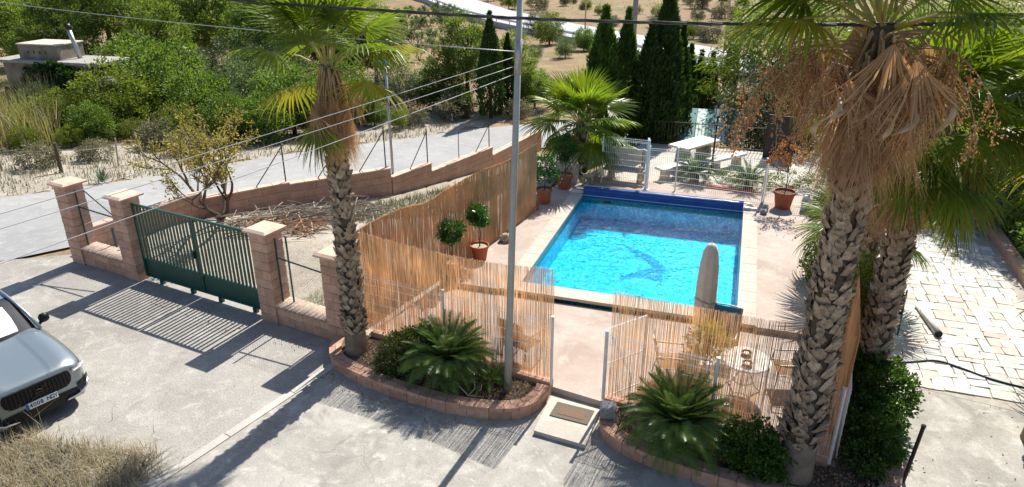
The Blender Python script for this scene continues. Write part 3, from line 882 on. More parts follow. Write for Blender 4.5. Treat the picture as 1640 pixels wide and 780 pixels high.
# ================================================================== POOL FENCE AND REED SCREENS
FA, FB = Vector((-6.75, 11.05)), Vector((1.97, 9.68))
FE = (FB - FA).normalized(); FAng = math.atan2(FE.y, FE.x)
def fpt(x): return FA + FE * ((x - FA.x) / FE.x)
BK = .30
def back_wall(x0, x1, label):
    a, b = fpt(x0), fpt(x1); L = (b - a).length; c = (a + b) / 2
    t = thing('planter_back_wall', (c.x, c.y, 0), label, 'low wall', 'low walls under the reed screens', FAng)
    nb = round(L / .42)
    for r_ in range(2):
        for k in range(nb):
            MB().cbox((-L / 2 + L / nb * (k + .5), .02, .15 * (r_ + .5)), (L / nb - .008, .17, .142), .006).build('block', 'block', t)
back_wall(-6.55, -2.62, 'low block wall under the reed screen behind the left planter')
back_wall(-1.60, 1.97, 'low block wall under the reed screen behind the right planter')
def mesh_panel(mb, a, b, z0, z1, dv=.055, dh=.2, r=.0026):
    a, b = Vector(a), Vector(b); L = (b - a).length; n = max(2, int(L / dv)); nr = Vector((-(b - a).y, (b - a).x)).normalized()
    for k in range(n + 1):
        q = a.lerp(b, k / n); mb.tube([(q.x, q.y, z0), (q.x, q.y, z1)], r, 3, cap=False)
    hs = list(np.arange(z0 + .05, z1, dh)) + [z1 - .03, z1 - .09]
    for z in hs:
        mb.tube([(a.x - nr.x * r * 2, a.y - nr.y * r * 2, z), (b.x - nr.x * r * 2, b.y - nr.y * r * 2, z)], r * 1.35, 3, cap=False)
def mesh_fence(pts, z0, z1, label, group=None, posts=None, r=.0026, name='mesh_fence', pr=.024, dv=.055):
    t = thing(name, (*pts[0], 0), label, 'fence', group)
    o = Vector((*pts[0],))
    for a, b in zip(pts, pts[1:]):
        m = MB(); mesh_panel(m, Vector(a) - o, Vector(b) - o, z0 + .02, z1 - .02, r=r, dv=dv); m.build('wire_panel', 'white', t)
    for p_ in (posts or pts):
        q = Vector(p_) - o
        pm_ = MB().tube([(q.x, q.y, z0 - .04), (q.x, q.y, z1 + .02)], pr, 8); pm_.box((q.x, q.y, z1 + .025), (pr * 2.3, pr * 2.3, .015)); pm_.build('post', 'white', t)
    return t
def fo(x, d=-.05):
    q = fpt(x); return (q.x + -FE.y * d, q.y + FE.x * d)
mesh_fence([fo(-6.72), fo(-4.80), fo(-2.60)], BK, 1.62, 'white wire mesh fence along the back of the left planter', 'white mesh fences')
mesh_fence([fo(-1.63), fo(.18), fo(1.97)], BK, 1.60, 'white wire mesh fence along the back of the right planter', 'white mesh fences', pr=.028)
mesh_fence([(2.06, 9.70), (2.32, 12.0), (2.55, 14.6)], .30, 1.62, 'white wire mesh fence turning back beside the big right palm', 'white mesh fences', posts=[(2.32, 12.0), (2.55, 14.6)], pr=.034)
# open gate leaf
gl = thing('gate_leaf', (-1.63, 10.28, .12), 'open white tubular gate leaf swung inwards beside the right planter', 'gate', None, R(50))
MB().tube([(0, 0, .0), (0, 0, 1.5), (.85, 0, 1.5), (.85, 0, .0)], .018, 6).build('frame', 'white', gl)
MB().tube([(.02, 0, .12), (.83, 0, .12)], .016, 6).build('bottom_rail', 'white', gl)
MB().tube([(.02, 0, .8), (.83, 0, .8)], .012, 6).build('mid_rail', 'white', gl)

def reed_mesh(pts, z0, topf, spacing, rad, seed, m, wob=.05):
    rng = np.random.default_rng(seed)
    pts = [Vector(p) for p in pts]; seg = [(b - a).length for a, b in zip(pts, pts[1:])]; L = sum(seg)
    n = int(L / spacing)
    s = np.sort((np.arange(n) + rng.uniform(-.9, .9, n)) * spacing).clip(0, L)
    V = []
    F = []
    cum = np.concatenate([[0], np.cumsum(seg)])
    for i in range(n):
        k = min(len(seg) - 1, int(np.searchsorted(cum, s[i], 'right') - 1)); q = pts[k].lerp(pts[k + 1], (s[i] - cum[k]) / seg[k]); e = (pts[k + 1] - pts[k]).normalized()
        nr = Vector((-e.y, e.x)); off = rng.uniform(-.006, .006)
        zt = topf(s[i] / L) + rng.normal(0, .011) - (rng.uniform(.1, .5) if rng.random() < .03 else 0)
        zb = z0 + rng.uniform(-.01, .03)
        lean = rng.normal(0, wob) * .35; bow = rng.normal(0, .012)
        r = rad * rng.uniform(.55, 1.45)
        o = len(V)
        for t in (0, .5, 1):
            ss = lean * (t - .5) + bow * (1 - abs(2 * t - 1)); z = zb + (zt - zb) * t
            c = q + e * ss + nr * off
            rr = r * (1 - .25 * t)
            for a in (0, 2.094, 4.189):
                d = e * math.cos(a) * rr + nr * math.sin(a) * rr
                V.append((c.x + d.x, c.y + d.y, z))
        for t in (0, 3):
            for a in range(3): F.append((o + t + a, o + t + (a + 1) % 3, o + t + 3 + (a + 1) % 3, o + t + 3 + a))
    return nparr('reeds', np.array(V), np.array(F), m)
def reed_screen(pts, z0, topf, spacing, rad, seed, label, m='reed'):
    t = thing('reed_screen', (0, 0, 0), label, 'reed screen', 'reed privacy screens')
    o = ob('reeds', reed_mesh(pts, z0, topf, spacing, rad, seed, m), t); o['kind'] = 'stuff'
    w = MB()
    for z in (.25, .85, 1.45, 1.95):
        if z > z0 + .1: w.tube([(p_[0], p_[1], z) for p_ in pts], .0025, 3)
    w.build('binding_wire', 'wire', t)
q0, q1 = fo(-6.70, .035), fo(-2.62, .035)
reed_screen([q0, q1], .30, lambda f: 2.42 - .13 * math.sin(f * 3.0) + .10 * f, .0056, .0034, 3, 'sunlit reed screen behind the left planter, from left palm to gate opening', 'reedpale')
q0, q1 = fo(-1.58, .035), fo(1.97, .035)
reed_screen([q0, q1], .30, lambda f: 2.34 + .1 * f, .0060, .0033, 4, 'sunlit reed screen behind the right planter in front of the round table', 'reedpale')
reed_screen([(-6.78, 11.12), (-6.02, 14.9), (-5.32, 18.75)], .18, lambda f: 2.42 - .16 * f + .035 * math.sin(f * 14) - .07 * math.exp(-((f - .3) / .06) ** 2), .0042, .0044, 5, 'long tawny reed screen running back along the left of the pool terrace')
reed_screen([(2.03, 9.78), (2.30, 12.2), (2.42, 13.6)], .25, lambda f: 2.42 - .05 * f, .0042, .0044, 6, 'reed screen running back beside the big right palm trunk')

# ================================================================== PLANTERS
def bez(pts, n=40):
    """smooth resample through points"""
    P = [Vector(p_) for p_ in pts]; out = []
    for i in range(len(P) - 1):
        a, b, c, d = P[max(0, i - 1)], P[i], P[i + 1], P[min(len(P) - 1, i + 2)]
        for k in range(8):
            t = k / 8
            out.append(.5 * ((2 * b) + (c - a) * t + (2 * a - 5 * b + 4 * c - d) * t * t + (3 * b - a - 3 * c + d) * t ** 3))
    out.append(P[-1])
    L = [0]
    for a, b in zip(out, out[1:]): L.append(L[-1] + (b - a).length)
    res = []
    for k in range(n + 1):
        s = L[-1] * k / n; i = max(0, min(len(L) - 2, int(np.searchsorted(L, s, 'right') - 1)))
        res.append(out[i].lerp(out[i + 1], (s - L[i]) / max(1e-6, L[i + 1] - L[i])))
    return res, L[-1]
def planter(front, back, label, soilz=.22):
    t = thing('planter', (0, 0, 0), label, 'planter', 'brick planters', 0.0, (1, 1, .86))
    _, L = bez(front, 10); nb = round(L / .26)
    path, _ = bez(front, nb * 4)
    ins = offs([(p_.x, p_.y) for p_ in path], .24); mid = offs([(p_.x, p_.y) for p_ in path], .012)
    half = offs([(p_.x, p_.y) for p_ in path], .118)
    def course(step, z0, z1, o, i_, start, name):
        k = start
        N = len(path) - 1
        while k < N:
            e_ = min(N, k + step)
            ol = [Vector(o[j]) for j in range(k, e_ + 1)]; il = [Vector(i_[j]) for j in range(k, e_ + 1)]
            g = .006
            d0 = (ol[1] - ol[0]).normalized() * g; d1 = (ol[-1] - ol[-2]).normalized() * g
            ol[0] = ol[0] + d0; il[0] = il[0] + d0; ol[-1] = ol[-1] - d1; il[-1] = il[-1] - d1
            j = random.uniform(-.003, .004)
            MB().poly([*ol, *il[::-1]], z0, z1 + j).build(name, 'brick', t)
            k = e_
    pp_ = [(p_.x, p_.y) for p_ in path]
    course(6, 0.0, .20, mid, ins, 0, 'brick')
    course(4, .205, .29, pp_, half, 2, 'coping_brick')
    course(4, .205, .288, offs(pp_, .124), ins, 0, 'coping_brick')
    core = offs(pp_, .03); core2 = offs(pp_, .21)
    MB().poly([*core, *core2[::-1]], .0, .262).build('mortar_bed', 'mortar', t)
    sp_ = [*offs(pp_, .2)] + back
    MB().poly(sp_, -.04, soilz).build('soil', 'soil', t)
    # drip hose on the coping
    return t
pl1 = planter([(-7.22, 10.62), (-7.12, 10.30), (-6.75, 9.86), (-5.80, 9.52), (-4.40, 9.30), (-3.40, 9.36), (-2.86, 9.60), (-2.64, 10.02), (-2.62, 10.33)], [(-2.66, 10.36), (-6.6, 10.98), (-7.0, 10.85)], 'long curved brick planter left of the gate opening')
pl2 = planter([(-1.56, 10.12), (-1.58, 9.62), (-1.28, 9.25), (-.62, 9.00), (.40, 8.82), (1.60, 8.72), (2.50, 8.90), (2.98, 9.60), (3.10, 11.1), (3.2, 12.9)], [(2.5, 13.2), (2.1, 9.65), (-1.5, 10.18)], 'curved brick planter right of the gate opening, under the big palm')
# ---- threshold slab, kerb line and mat
th = struct(MB().poly([(-2.58, 10.25), (-1.66, 10.12), (-1.70, 9.12), (-2.60, 9.22)], 0, .085).build('doorstep', 'slab'))
dm = thing('door_mat', (-2.10, 9.86, .086), 'worn brown door mat on the pale doorstep at the pool gate', 'door mat', None, R(-5))
MB().cbox((0, 0, .008), (.68, .42, .016), .004).build('border', 'mat', dm)
MB().cbox((0, 0, .019), (.46, .24, .006), .002).build('centre', 'matmid', dm)
# ================================================================== FAN PALMS
BOOT = [boot_mesh('leaf_base', 'boot', .155, .24, .05, k) for k in range(6)]
BOOTR = [boot_mesh('leaf_base', 'boot_red', .22, .24, .055, k + 9) for k in range(2)]
FAN = [fan_mesh('frond', ['frond', 'petiole'], 20 + k, Lp=.85, Rb=1.0, droop=d, tip=t_, side=s_) for k, (d, t_, s_) in enumerate(((.03, .22, .06), (.09, .40, .14), (.18, .65, .24)))]
FANY = [fan_mesh('frond', ['frondy', 'petiole'], 30 + k, Lp=.8, Rb=.95, droop=.16, tip=.6, side=.22, ragged=.09) for k in range(2)]
FAND = [fan_mesh('dead_frond', ['frondd', 'petioled'], 40 + k, Lp=.55, Rb=1.05, nseg=26, twj=.22, wav=.03, spread=.24 + .07 * k, split=.35, droop=.02, tip=.10, side=.1, ragged=.12, arch=.05) for k in range(3)]
FANH = [fan_mesh('frond', ['frondy' if k else 'frond', 'petiole'], 50 + k, Lp=.8, Rb=1.0, nseg=32, spread=1.05, split=.5, droop=.02, tip=.25, side=.12, ragged=.08) for k in range(2)]
def arched_dead(name, seed, ax_, tilt, spread):
    me = fan_mesh(name, ['frondd', 'petioled'], seed, Lp=.04, Rb=1.0, nseg=24, twj=.2, wav=.035, spread=spread, split=.4, droop=.03, tip=.12, side=.12, ragged=.12, arch=0)
    M_ = Matrix.Translation((ax_, 0, .02)) @ Matrix.Rotation(R(tilt), 4, 'Y'); me.transform(M_)
    b = MB(); b.v = [tuple(v.co) for v in me.vertices]; b.f = [tuple(p_.vertices) for p_ in me.polygons]; b.mi = [p_.material_index for p_ in me.polygons]
    b.tube([(0, 0, 0), (ax_ * .4, 0, .10), (ax_ * .8, 0, .10), (ax_, 0, .02)], [.022, .018, .014, .012], 4, 1)
    return b.mesh(name, ['frondd', 'petioled'])
ARCH = [arched_dead('dead_frond', 80, .36, 84, .5), arched_dead('dead_frond', 81, .58, 88, .62), arched_dead('dead_frond', 82, .75, 92, .7)]
def fan_palm(base, h, r, label, fronds, dead, seed, skirt=(1.4, .10), smooth=.65, rows_n=9, lean=(0, 0), fs=1.0, boots_from=None, ny=3, dl=1.0, reach=(-30, 82), wide=(55, 75), arched=0, ah=.3, asc=1.0):
    rd = random.Random(seed)
    t = thing('fan_palm', base, label, 'palm tree', 'fan palms')
    ax = lambda z: Vector((lean[0] * (z / h) ** 1.3, lean[1] * (z / h) ** 1.3, z))
    rr = lambda z: r * (1.12 - .32 * min(1, z / h))
    MB().tube([ax(z) for z in np.linspace(smooth * .8, h, 12)], [rr(z) * .93 for z in np.linspace(smooth * .8, h, 12)], 14).build('trunk', 'trunkpalm', t, True)
    MB().lathe([(r * 1.36, -.12), (r * 1.27, .06), (r * 1.2, smooth * .5), (r * 1.17, smooth * .95), (r * 1.0, smooth + .1)], 18).build('trunk_base', 'trunkbase', t, True)
    z = smooth; row = 0; top = h - skirt[0] * .55
    while z < top:
        for k in range(rows_n):
            a = 2 * PI * (k + .5 * (row % 2)) / rows_n + rd.uniform(-.1, .1)
            zz = z + rd.uniform(-.03, .03)
            c = ax(zz); q = rr(zz) * .95
            if rd.random() < .07: continue
            red = zz > top - .45
            me = (BOOTR[rd.randrange(2)] if red else BOOT[rd.randrange(6)])
            s = r / .2 * rd.uniform(.65, 1.12)
            low = zz < smooth + .5
            ob('leaf_base', me, t, (c.x + q * math.cos(a), c.y + q * math.sin(a), zz), ((.42 if (k + row) % 2 else -.42) + rd.uniform(-.25, .25), rd.uniform(-.12, .22) + (.35 * rd.random() if low else 0), a), (s, s, s * rd.uniform(.8, 1.1)))
        z += .108 * (r / .2); row += 1
    fb_ = MB()
    for k in range(170):
        zz = rd.uniform(smooth * .9, top); a = rd.uniform(0, 6.28); q = rr(zz) * 1.12; c = ax(zz); l = rd.uniform(.06, .2)
        p0 = Vector((c.x + q * math.cos(a), c.y + q * math.sin(a), zz)); tn = Vector((-math.sin(a), math.cos(a), 0))
        p1 = p0 + tn * rd.uniform(-.6, .6) * l + Vector((math.cos(a) * .03, math.sin(a) * .03, rd.uniform(-1, .4) * l))
        fb_.add([p0, p0 + Vector((0, 0, .012)), p1], [(0, 1, 2)])
    fb_.build('loose_fibre', 'petioled', t)
    for k in range(dead):
        f = (k + .5) / dead; zc = h + .05 - skirt[0] * .45 * rd.random()
        a = k * 2.39996 + rd.uniform(-.2, .2)
        c = ax(min(h, zc)); q = rr(zc) * .75
        el = R(rd.uniform(74, 89) if rd.random() < .65 else rd.uniform(*wide)); s = dl * rd.uniform(.8, 1.1)
        ob('dead_frond', FAND[rd.randrange(3)], t, (c.x + q * math.cos(a), c.y + q * math.sin(a), zc), (rd.uniform(-.25, .25), el, a), s)
    for k in range(arched):
        a = k * 2.39996 + rd.uniform(-.3, .3); zc = h - ah - rd.uniform(0, .7) * asc; c = ax(zc); q = rr(zc) * .7
        ob('dead_frond', ARCH[rd.randrange(3)], t, (c.x + q * math.cos(a), c.y + q * math.sin(a), zc), (rd.uniform(-.3, .3), rd.uniform(-.25, .2), a), asc * rd.uniform(.85, 1.12))
    for k in range(fronds):
        f = (k + .5) / fronds
        el = R(reach[1] - (reach[1] - reach[0]) * f ** .85 + rd.uniform(-7, 7))
        a = k * 2.39996 + rd.uniform(-.25, .25)
        s = fs * rd.uniform(.86, 1.1) * (.8 + .2 * min(1, f * 3))
        me = FAN[min(2, int(f * 2.4 + rd.uniform(0, .6)))]
        if f > .8 and rd.random() < .12 * ny: me = FANY[rd.randrange(2)]
        c = ax(h)
        ob('frond', me, t, (c.x + .1 * math.cos(a), c.y + .1 * math.sin(a), h + .15 - .25 * f), (rd.uniform(-.35, .35), -el, a), s)
    for k in range(ny):                                   # yellowing fronds hanging at the skirt
        a = k * 2 * PI / max(1, ny) + rd.uniform(-.5, .5); c = ax(h)
        ob('frond', FANH[rd.randrange(2)], t, (c.x + r * .7 * math.cos(a), c.y + r * .7 * math.sin(a), h - .05), (rd.uniform(-.3, .3), R(rd.uniform(35, 70)), a), fs * rd.uniform(.8, .95))
    return t
lpalm = fan_palm((-6.56, 10.38, .0), 5.72, .178, 'tall fan palm with brown skirt beside the green gate, in the left planter', 15, 84, 1, (1.35, .1), .62, fs=1.0, ny=0, dl=.84, reach=(12, 82), wide=(74, 84), arched=10, ah=.3, asc=.62)
bigp = fan_palm((1.46, 9.27, .0), 6.70, .208, 'big fan palm in front of the right reed screen with shaggy brown skirt', 20, 90, 2, (1.7, .1), .80, fs=1.0, ny=1, dl=1.02, lean=(.0, .12), reach=(14, 84), wide=(64, 80), arched=54, ah=.06, asc=.92)
rpalm = fan_palm((2.70, 11.80, .0), 5.2, .2, 'fan palm right of the big palm, its leafy crown filling the right top corner', 32, 60, 3, (1.5, .1), .5, fs=1.08, ny=11, dl=1.05, reach=(-30, 80), arched=10, ah=.3, asc=.9)
fan_palm((2.42, 12.75, .0), 4.9, .19, 'shaded fan palm trunk just behind the other two right palms', 16, 44, 4, (1.4, .1), .5, fs=.9, ny=2, dl=1.0, reach=(-20, 80))
fan_palm((5.35, 11.6, .0), 4.9, .19, 'fan palm off the right edge whose fronds reach into the top right corner', 24, 14, 5, (1.0, .1), .5, fs=1.1, ny=4, dl=1.0, reach=(-28, 80))
# fronds that can be told apart: (palm, mesh, azimuth, elevation, height, size)
for pm_, me_, az_, el_, z_, s_ in ((lpalm, FANY[0], 165, -30, 5.62, 1.0), (lpalm, FANY[1], -18, -14, 5.65, 1.0), (lpalm, FANH[0], 262, -74, 5.55, .95), (lpalm, FANY[1], 10, 12, 5.75, 1.0), (lpalm, FAN[0], 235, 52, 5.8, 1.05), (lpalm, FAN[0], 290, 50, 5.8, 1.05),
        (rpalm, FAN[1], 252, -48, 5.2, 1.05), (rpalm, FAN[1], 288, -40, 5.15, 1.1), (rpalm, FANH[1], 318, -58, 5.1, 1.1), (rpalm, FANH[0], 345, -62, 4.8, 1.1), (rpalm, FANH[1], 10, -66, 4.5, 1.05), (rpalm, FAN[0], 300, 38, 5.3, 1.15), (rpalm, FAN[0], 335, 22, 5.25, 1.15), (rpalm, FANY[0], 5, -8, 5.2, 1.1),
        (bigp, FAN[0], 188, 14, 6.75, 1.1), (bigp, FANY[1], 205, 2, 6.7, 1.1), (bigp, FAN[0], 240, 20, 6.75, 1.05), (bigp, FAN[1], 330, 8, 6.7, 1.1)):
    ob('frond', me_, pm_, (.12 * math.cos(R(az_)), .12 * math.sin(R(az_)), z_), (random.uniform(-.25, .25), -R(el_), R(az_)), s_)
# young palms without a bare trunk
def young_palm(base, h, r, label, n, seed, fs, reach=(-28, 85)):
    rd = random.Random(seed)
    t = thing('young_fan_palm', base, label, 'palm tree', 'young fan palms')
    MB().lathe([(r * 1.2, -.1), (r * 1.25, h * .3), (r, h)], 12).build('trunk', 'trunkpalm', t, True)
    for k in range(40):
        a = k * 2.39996; z = .05 + (h - .1) * k / 40
        ob('leaf_base', BOOT[k % 3], t, (r * 1.1 * math.cos(a), r * 1.1 * math.sin(a), z), (0, .1, a), .9)
    for k in range(n):
        f = (k + .5) / n; el = R(reach[1] - (reach[1] - reach[0]) * f + rd.uniform(-6, 6)); a = k * 2.39996
        ob('frond', FAN[min(2, int(f * 2.6))], t, (.05 * math.cos(a), .05 * math.sin(a), h), (rd.uniform(-.3, .3), -el, a), fs * rd.uniform(.85, 1.1))
    return t
young_palm((-4.95, 22.9, .15), 1.75, .2, 'young bushy fan palm behind the far left corner of the pool', 36, 8, 1.16, (-42, 86))
young_palm((3.0, 16.2, .03), 1.55, .16, 'low fan palm at the right edge of the terrace, seen between the big palm trunks', 24, 10, 1.0, (-30, 85))
young_palm((7.1, 13.6, .0), 1.7, .2, 'low fan palm reaching in from the right edge over the paved court', 22, 9, 1.15)

# ---- dry flower stalks with curled bracts hanging from the big palm
def flower_stalk(seed, L, nb):
    rng = np.random.default_rng(seed); rd = random.Random(seed); b = MB()
    pts = [Vector((L * t, .12 * math.sin(t * 3 + seed), .22 * L * math.sin(t * 2.2) - .75 * L * t ** 2.4)) for t in np.linspace(0, 1, 9)]
    b.tube(pts, [.02 * (1 - .75 * i / 8) for i in range(9)], 4, 0)
    C = []
    for k in range(nb):
        f = rd.uniform(.35, 1.0) * 8; i = min(7, int(f)); p_ = pts[i].lerp(pts[i + 1], f - i)
        ln = rd.uniform(.25, .55); d = Vector((rd.uniform(-.25, .35), rd.uniform(-.45, .45), -1)).normalized()
        e_ = p_ + d * ln
        b.tube([p_, p_ + Vector((d.x * ln * .7, d.y * ln * .7, -.02)), e_], [.006, .005, .002], 3, 0, cap=False)
        q = np.array(p_)[None] + (np.array(e_ - p_))[None] * rng.uniform(.15, 1, (26, 1)) + rng.normal(0, .035, (26, 3))
        C.append(q)
    C = np.concatenate(C)
    V = leaves(rng, C, np.tile([0, 0, -1.], (len(C), 1)), .055, .03, .9)
    b.add(V.tolist(), quads(len(V)).tolist(), 1)
    return b.mesh('flower_stalk', ['petioled', 'flower'])
def bract_mesh(seed):
    rd = random.Random(seed); b = MB(); n = 9; vs = []
    L = rd.uniform(.38, .55); cu = rd.uniform(-.5, .5)
    for i in range(n):
        t = i / (n - 1); w = .038 * math.sin(PI * min(1, t * .9 + .08)) + .004
        y = .10 * math.sin(t * 3.4) * (1 + cu); z = -L * t; x = .07 * math.sin(t * 2.6 + cu)
        a = 1.5 * t * cu * 2
        vs += [(x - math.sin(a) * w, y - math.cos(a) * w, z), (x + .014, y, z), (x + math.sin(a) * w, y + math.cos(a) * w, z)]
    fs = []
    for i in range(n - 1):
        o = 3 * i; fs += [(o, o + 3, o + 4, o + 1), (o + 1, o + 4, o + 5, o + 2)]
    return b.add(vs, fs).mesh('bract', 'bract')
STK = [flower_stalk(60 + k, 1.35, 15) for k in range(3)]
BRT = [bract_mesh(70 + k) for k in range(4)]
rd = random.Random(77)
for k, (az, s) in enumerate(((168, 1.0), (185, 1.1), (200, .95), (215, .85), (232, .8), (252, .75), (275, .7), (300, .75), (325, .85), (350, .8), (150, .8))):
    a = R(az)
    ob('flower_stalk', STK[k % 3], bigp, (.2 * math.cos(a), .12 + .2 * math.sin(a), 6.35), (rd.uniform(-.2, .2), R(rd.uniform(-12, 12)), a), s)
for k in range(80):
    a = R(rd.uniform(150, 390)); q = rd.uniform(.35, .95)
    ob('bract', BRT[k % 4], bigp, (q * math.cos(a), .12 + q * math.sin(a), 6.3 - q * .3 + rd.uniform(-.25, .2)), (rd.uniform(-.5, .5), rd.uniform(-.5, .5), rd.uniform(0, 6.28)), rd.uniform(.5, 1.0))

# ================================================================== CYCADS
def cycad_frond(seed, L, arch, m, w=.14, n=34):
    rd = random.Random(seed); b = MB()
    P = lambda t: Vector((L * (t - .12 * arch * t ** 3), 0, L * (arch * (.55 * t - .85 * t * t))))
    pts = [P(t) for t in np.linspace(0, 1, 8)]
    b.tube(pts, [.012, .011, .010, .009, .007, .006, .004, .002], 3, 0, cap=False)
    for k in range(n):
        t = .10 + .9 * k / (n - 1); p_ = P(t); tg = (P(min(1, t + .02)) - P(t - .02)).normalized()
        ln = w * (.35 + 1.0 * math.sin(PI * min(1, .18 + t * .80)) ** .8) * rd.uniform(.92, 1.06)
        for sd in (-1, 1):
            d = (tg * (.45 + .5 * t) + Vector((0, sd, .28))).normalized()
            e_ = p_ + d * ln - Vector((0, 0, .02)); hw = .0085
            b.add([p_ - tg * hw, p_ + d * ln * .5 + tg * hw * .2, e_, p_ + tg * hw], [(0, 1, 2, 3)] if sd > 0 else [(3, 2, 1, 0)], 0)
    return b.mesh('frond', m)
CYF = [cycad_frond(k, .80, a, 'cycad') for k, a in enumerate((.35, .6, .85))]
CYL = [cycad_frond(9, .5, .4, 'cycadl', .09)]
CYO = [cycad_frond(12, .8, .85, 'frondy', .13)]
def cycad(loc, label, n, s, seed, young=3, group='cycads', old=0):
    rd = random.Random(seed)
    t = thing('cycad', loc, label, 'cycad', group, rd.uniform(0, 6))
    MB().lathe([(.13 * s, -.12), (.16 * s, .06), (.14 * s, .22 * s), (.05 * s, .30 * s)], 10).build('trunk', 'trunkpalm', t, True)
    for k in range(n):
        f = (k + .5) / n; el = R(80 - 84 * f ** .8 + rd.uniform(-6, 6)); a = k * 2.39996
        me = CYF[min(2, int(f * 3))]
        if k >= n - old: me = CYO[0]
        ob('frond', me, t, (.05 * math.cos(a), .05 * math.sin(a), .27 * s), (rd.uniform(-.25, .25), -el, a), s * rd.uniform(.88, 1.08))
    for k in range(young):
        a = k * 2.1; ob('frond', CYL[0], t, (0, 0, .28 * s), (0, -R(74), a), s)
cycad((-4.50, 10.12, .2), 'large dark cycad in the left planter', 100, 1.14, 1, 0)
cycad((-.32, 9.52, .2), 'large cycad with pale young fronds in the right planter', 104, 1.16, 2, 4)
cycad((-3.66, 9.98, .2), 'small cycad between the large one and the grey pole', 20, .55, 3, 0)
cycad((-1.12, 23.2, .2), 'cycad behind the far mesh fence beside the black lamp post', 42, 1.0, 4, 0, old=4)
cycad((.60, 22.9, .2), 'yellowing cycad behind the far mesh fence, nearest the white end post', 36, .95, 5, 0, old=16)

# ================================================================== SHRUBS
def shrub(loc, label, blobs, m, n, per, cr, ll, lw, seed, name='shrub', group=None, cat='shrub', core=True):
    me, cc = crown_mesh('foliage', m, blobs, n, per, cr, ll, lw, seed, .45)
    t = thing(name, loc, label, cat, group)
    ob('foliage', me, t)
    rd = random.Random(seed); b = MB(); sel = [cc[rd.randrange(len(cc))] for _ in range(10)]
    for c in sel:
        c = Vector(c); b.tube([(rd.uniform(-.05, .05), rd.uniform(-.05, .05), -.08), c * .5 + Vector((0, 0, .05)), c], [.016, .011, .004], 4)
    b.build('stems', 'bark', t)
    return t
shrub((-5.42, 10.02, .2), 'round variegated shrub between left palm and cycad', [(0, 0, .42, .40, .38, .40), (-.15, -.15, .2, .32, .3, .25), (.18, .1, .55, .3, .3, .3)], 'shruby', 240, 22, .085, .055, .03, 1)
shrub((-4.98, 10.32, .2), 'dark leafy shrub tucked behind the variegated one at the left cycad', [(0, 0, .45, .35, .3, .4)], 'shrub', 110, 22, .09, .06, .034, 2)
shrub((.80, 9.26, .2), 'glossy dense green shrub right of the cycad in the right planter', [(0, 0, .42, .48, .40, .42), (.25, -.12, .3, .38, .34, .35), (-.2, .05, .3, .32, .3, .3)], 'shrub', 420, 24, .085, .055, .036, 3)
shrub((2.62, 10.1, .2), 'spreading green shrub at the foot of the right fence post', [(0, 0, .35, .45, .5, .38), (.1, .5, .4, .42, .45, .4), (-.1, -.45, .25, .32, .3, .28)], 'shrub', 420, 22, .09, .06, .04, 4)
shrub((2.85, 11.25, .2), 'taller dark shrub against the two rear palm trunks', [(0, 0, .5, .55, .5, .55), (-.3, .3, .6, .3, .3, .4)], 'shrub', 380, 22, .1, .065, .042, 5)
shrub((2.52, 12.3, .4), 'leafy climber behind the right reed screen', [(0, 0, .9, .22, .5, .9), (-.1, -.1, 1.7, .25, .4, .6)], 'bright', 170, 18, .11, .06, .04, 6, 'climber', cat='climber')
shrub((2.15, 16.4, .3), 'yellow-green shrub at the right edge of the terrace behind the palms', [(0, 0, .4, .35, .5, .45)], 'bright', 120, 18, .1, .06, .04, 7)
shrub((7.9, 18.6, .0), 'dark shrub bank beyond the edging wall of the paved court', [(0, 0, .7, .9, 2.0, .9), (.3, 2.6, .9, 1, 1.6, 1.1), (.3, -2.4, .5, .8, 1.2, .7)], 'midgreen', 420, 22, .2, .11, .06, 8)
# ================================================================== POLE, CABLES
pole = thing('utility_pole', (-3.33, 10.02, .18), 'tall slim grey pole standing in the left planter in front of the pool', 'pole')
MB().tube([(0, 0, -.1), (.12, -.05, 3.4), (.27, -.12, 7.4)], [.068, .054, .041], 14).build('shaft', 'polegrey', pole, True)
MB().tube([(.203, -.09, 5.62), (.222, -.095, 6.12)], .053, 10).build('clamp_band', 'galv', pole, True)
PT = Vector((-3.12, 9.92, 0))
def sag(a, b, s, n=24):
    a, b = Vector(a), Vector(b)
    return [a.lerp(b, k / n) - Vector((0, 0, s * 4 * (k / n) * (1 - k / n))) for k in range(n + 1)]
def wire(name, a, b, s, r, label, m='wire'):
    return tag(MB().tube(sag(a, b, s), r, 5).build(name, m, None, True), label, 'cable', 'overhead wires')
cw = MB()
ca, cb = AT(-700, -25, 9.3), AT(2400, 45, 9.3)
mid = [Vector(AT(u, v, 9.3)) for u, v in ((-700, -120), (-200, -52), (390, 1), (620, 17), (830, 29), (1050, 36), (1250, 39), (1450, 39), (1640, 37), (2100, 26))]
pth, _ = bez([(p_.x, p_.z) for p_ in mid], 160)
for ph in (0, 2.09, 4.19):
    cw.tube([(p_.x, 9.3 + .012 * math.cos(i * .9 + ph), p_.y + .012 * math.sin(i * .9 + ph)) for i, p_ in enumerate(pth)], .0125, 5)
tag(cw.build('twisted_cable', 'cable', None, True), 'thick black twisted cable crossing the whole top of the view', 'cable', 'overhead wires')
for (u, v, z, tz, lb) in ((0, 336, 5.0, 6.06, 'upper of three thin wires running from the grey pole past the left palm'), (0, 360, 4.9, 5.93, 'middle of three thin wires running from the grey pole past the left palm'), (0, 415, 4.85, 5.82, 'lowest of three thin wires running from the grey pole past the left palm')):
    q = Vector(G(u, v, z)); p0 = Vector((PT.x, PT.y, tz)); e_ = p0 + (q - p0) * 1.5
    wire('service_wire', p0, e_, .05, .0048, lb)
q = Vector(AT(20, 0, 14)); p0 = Vector((PT.x, PT.y, 6.12))
wire('service_wire', p0, p0 + (q - p0) * 1.4, .12, .007, 'thin grey wire sloping across the trees at the top left', 'galv')

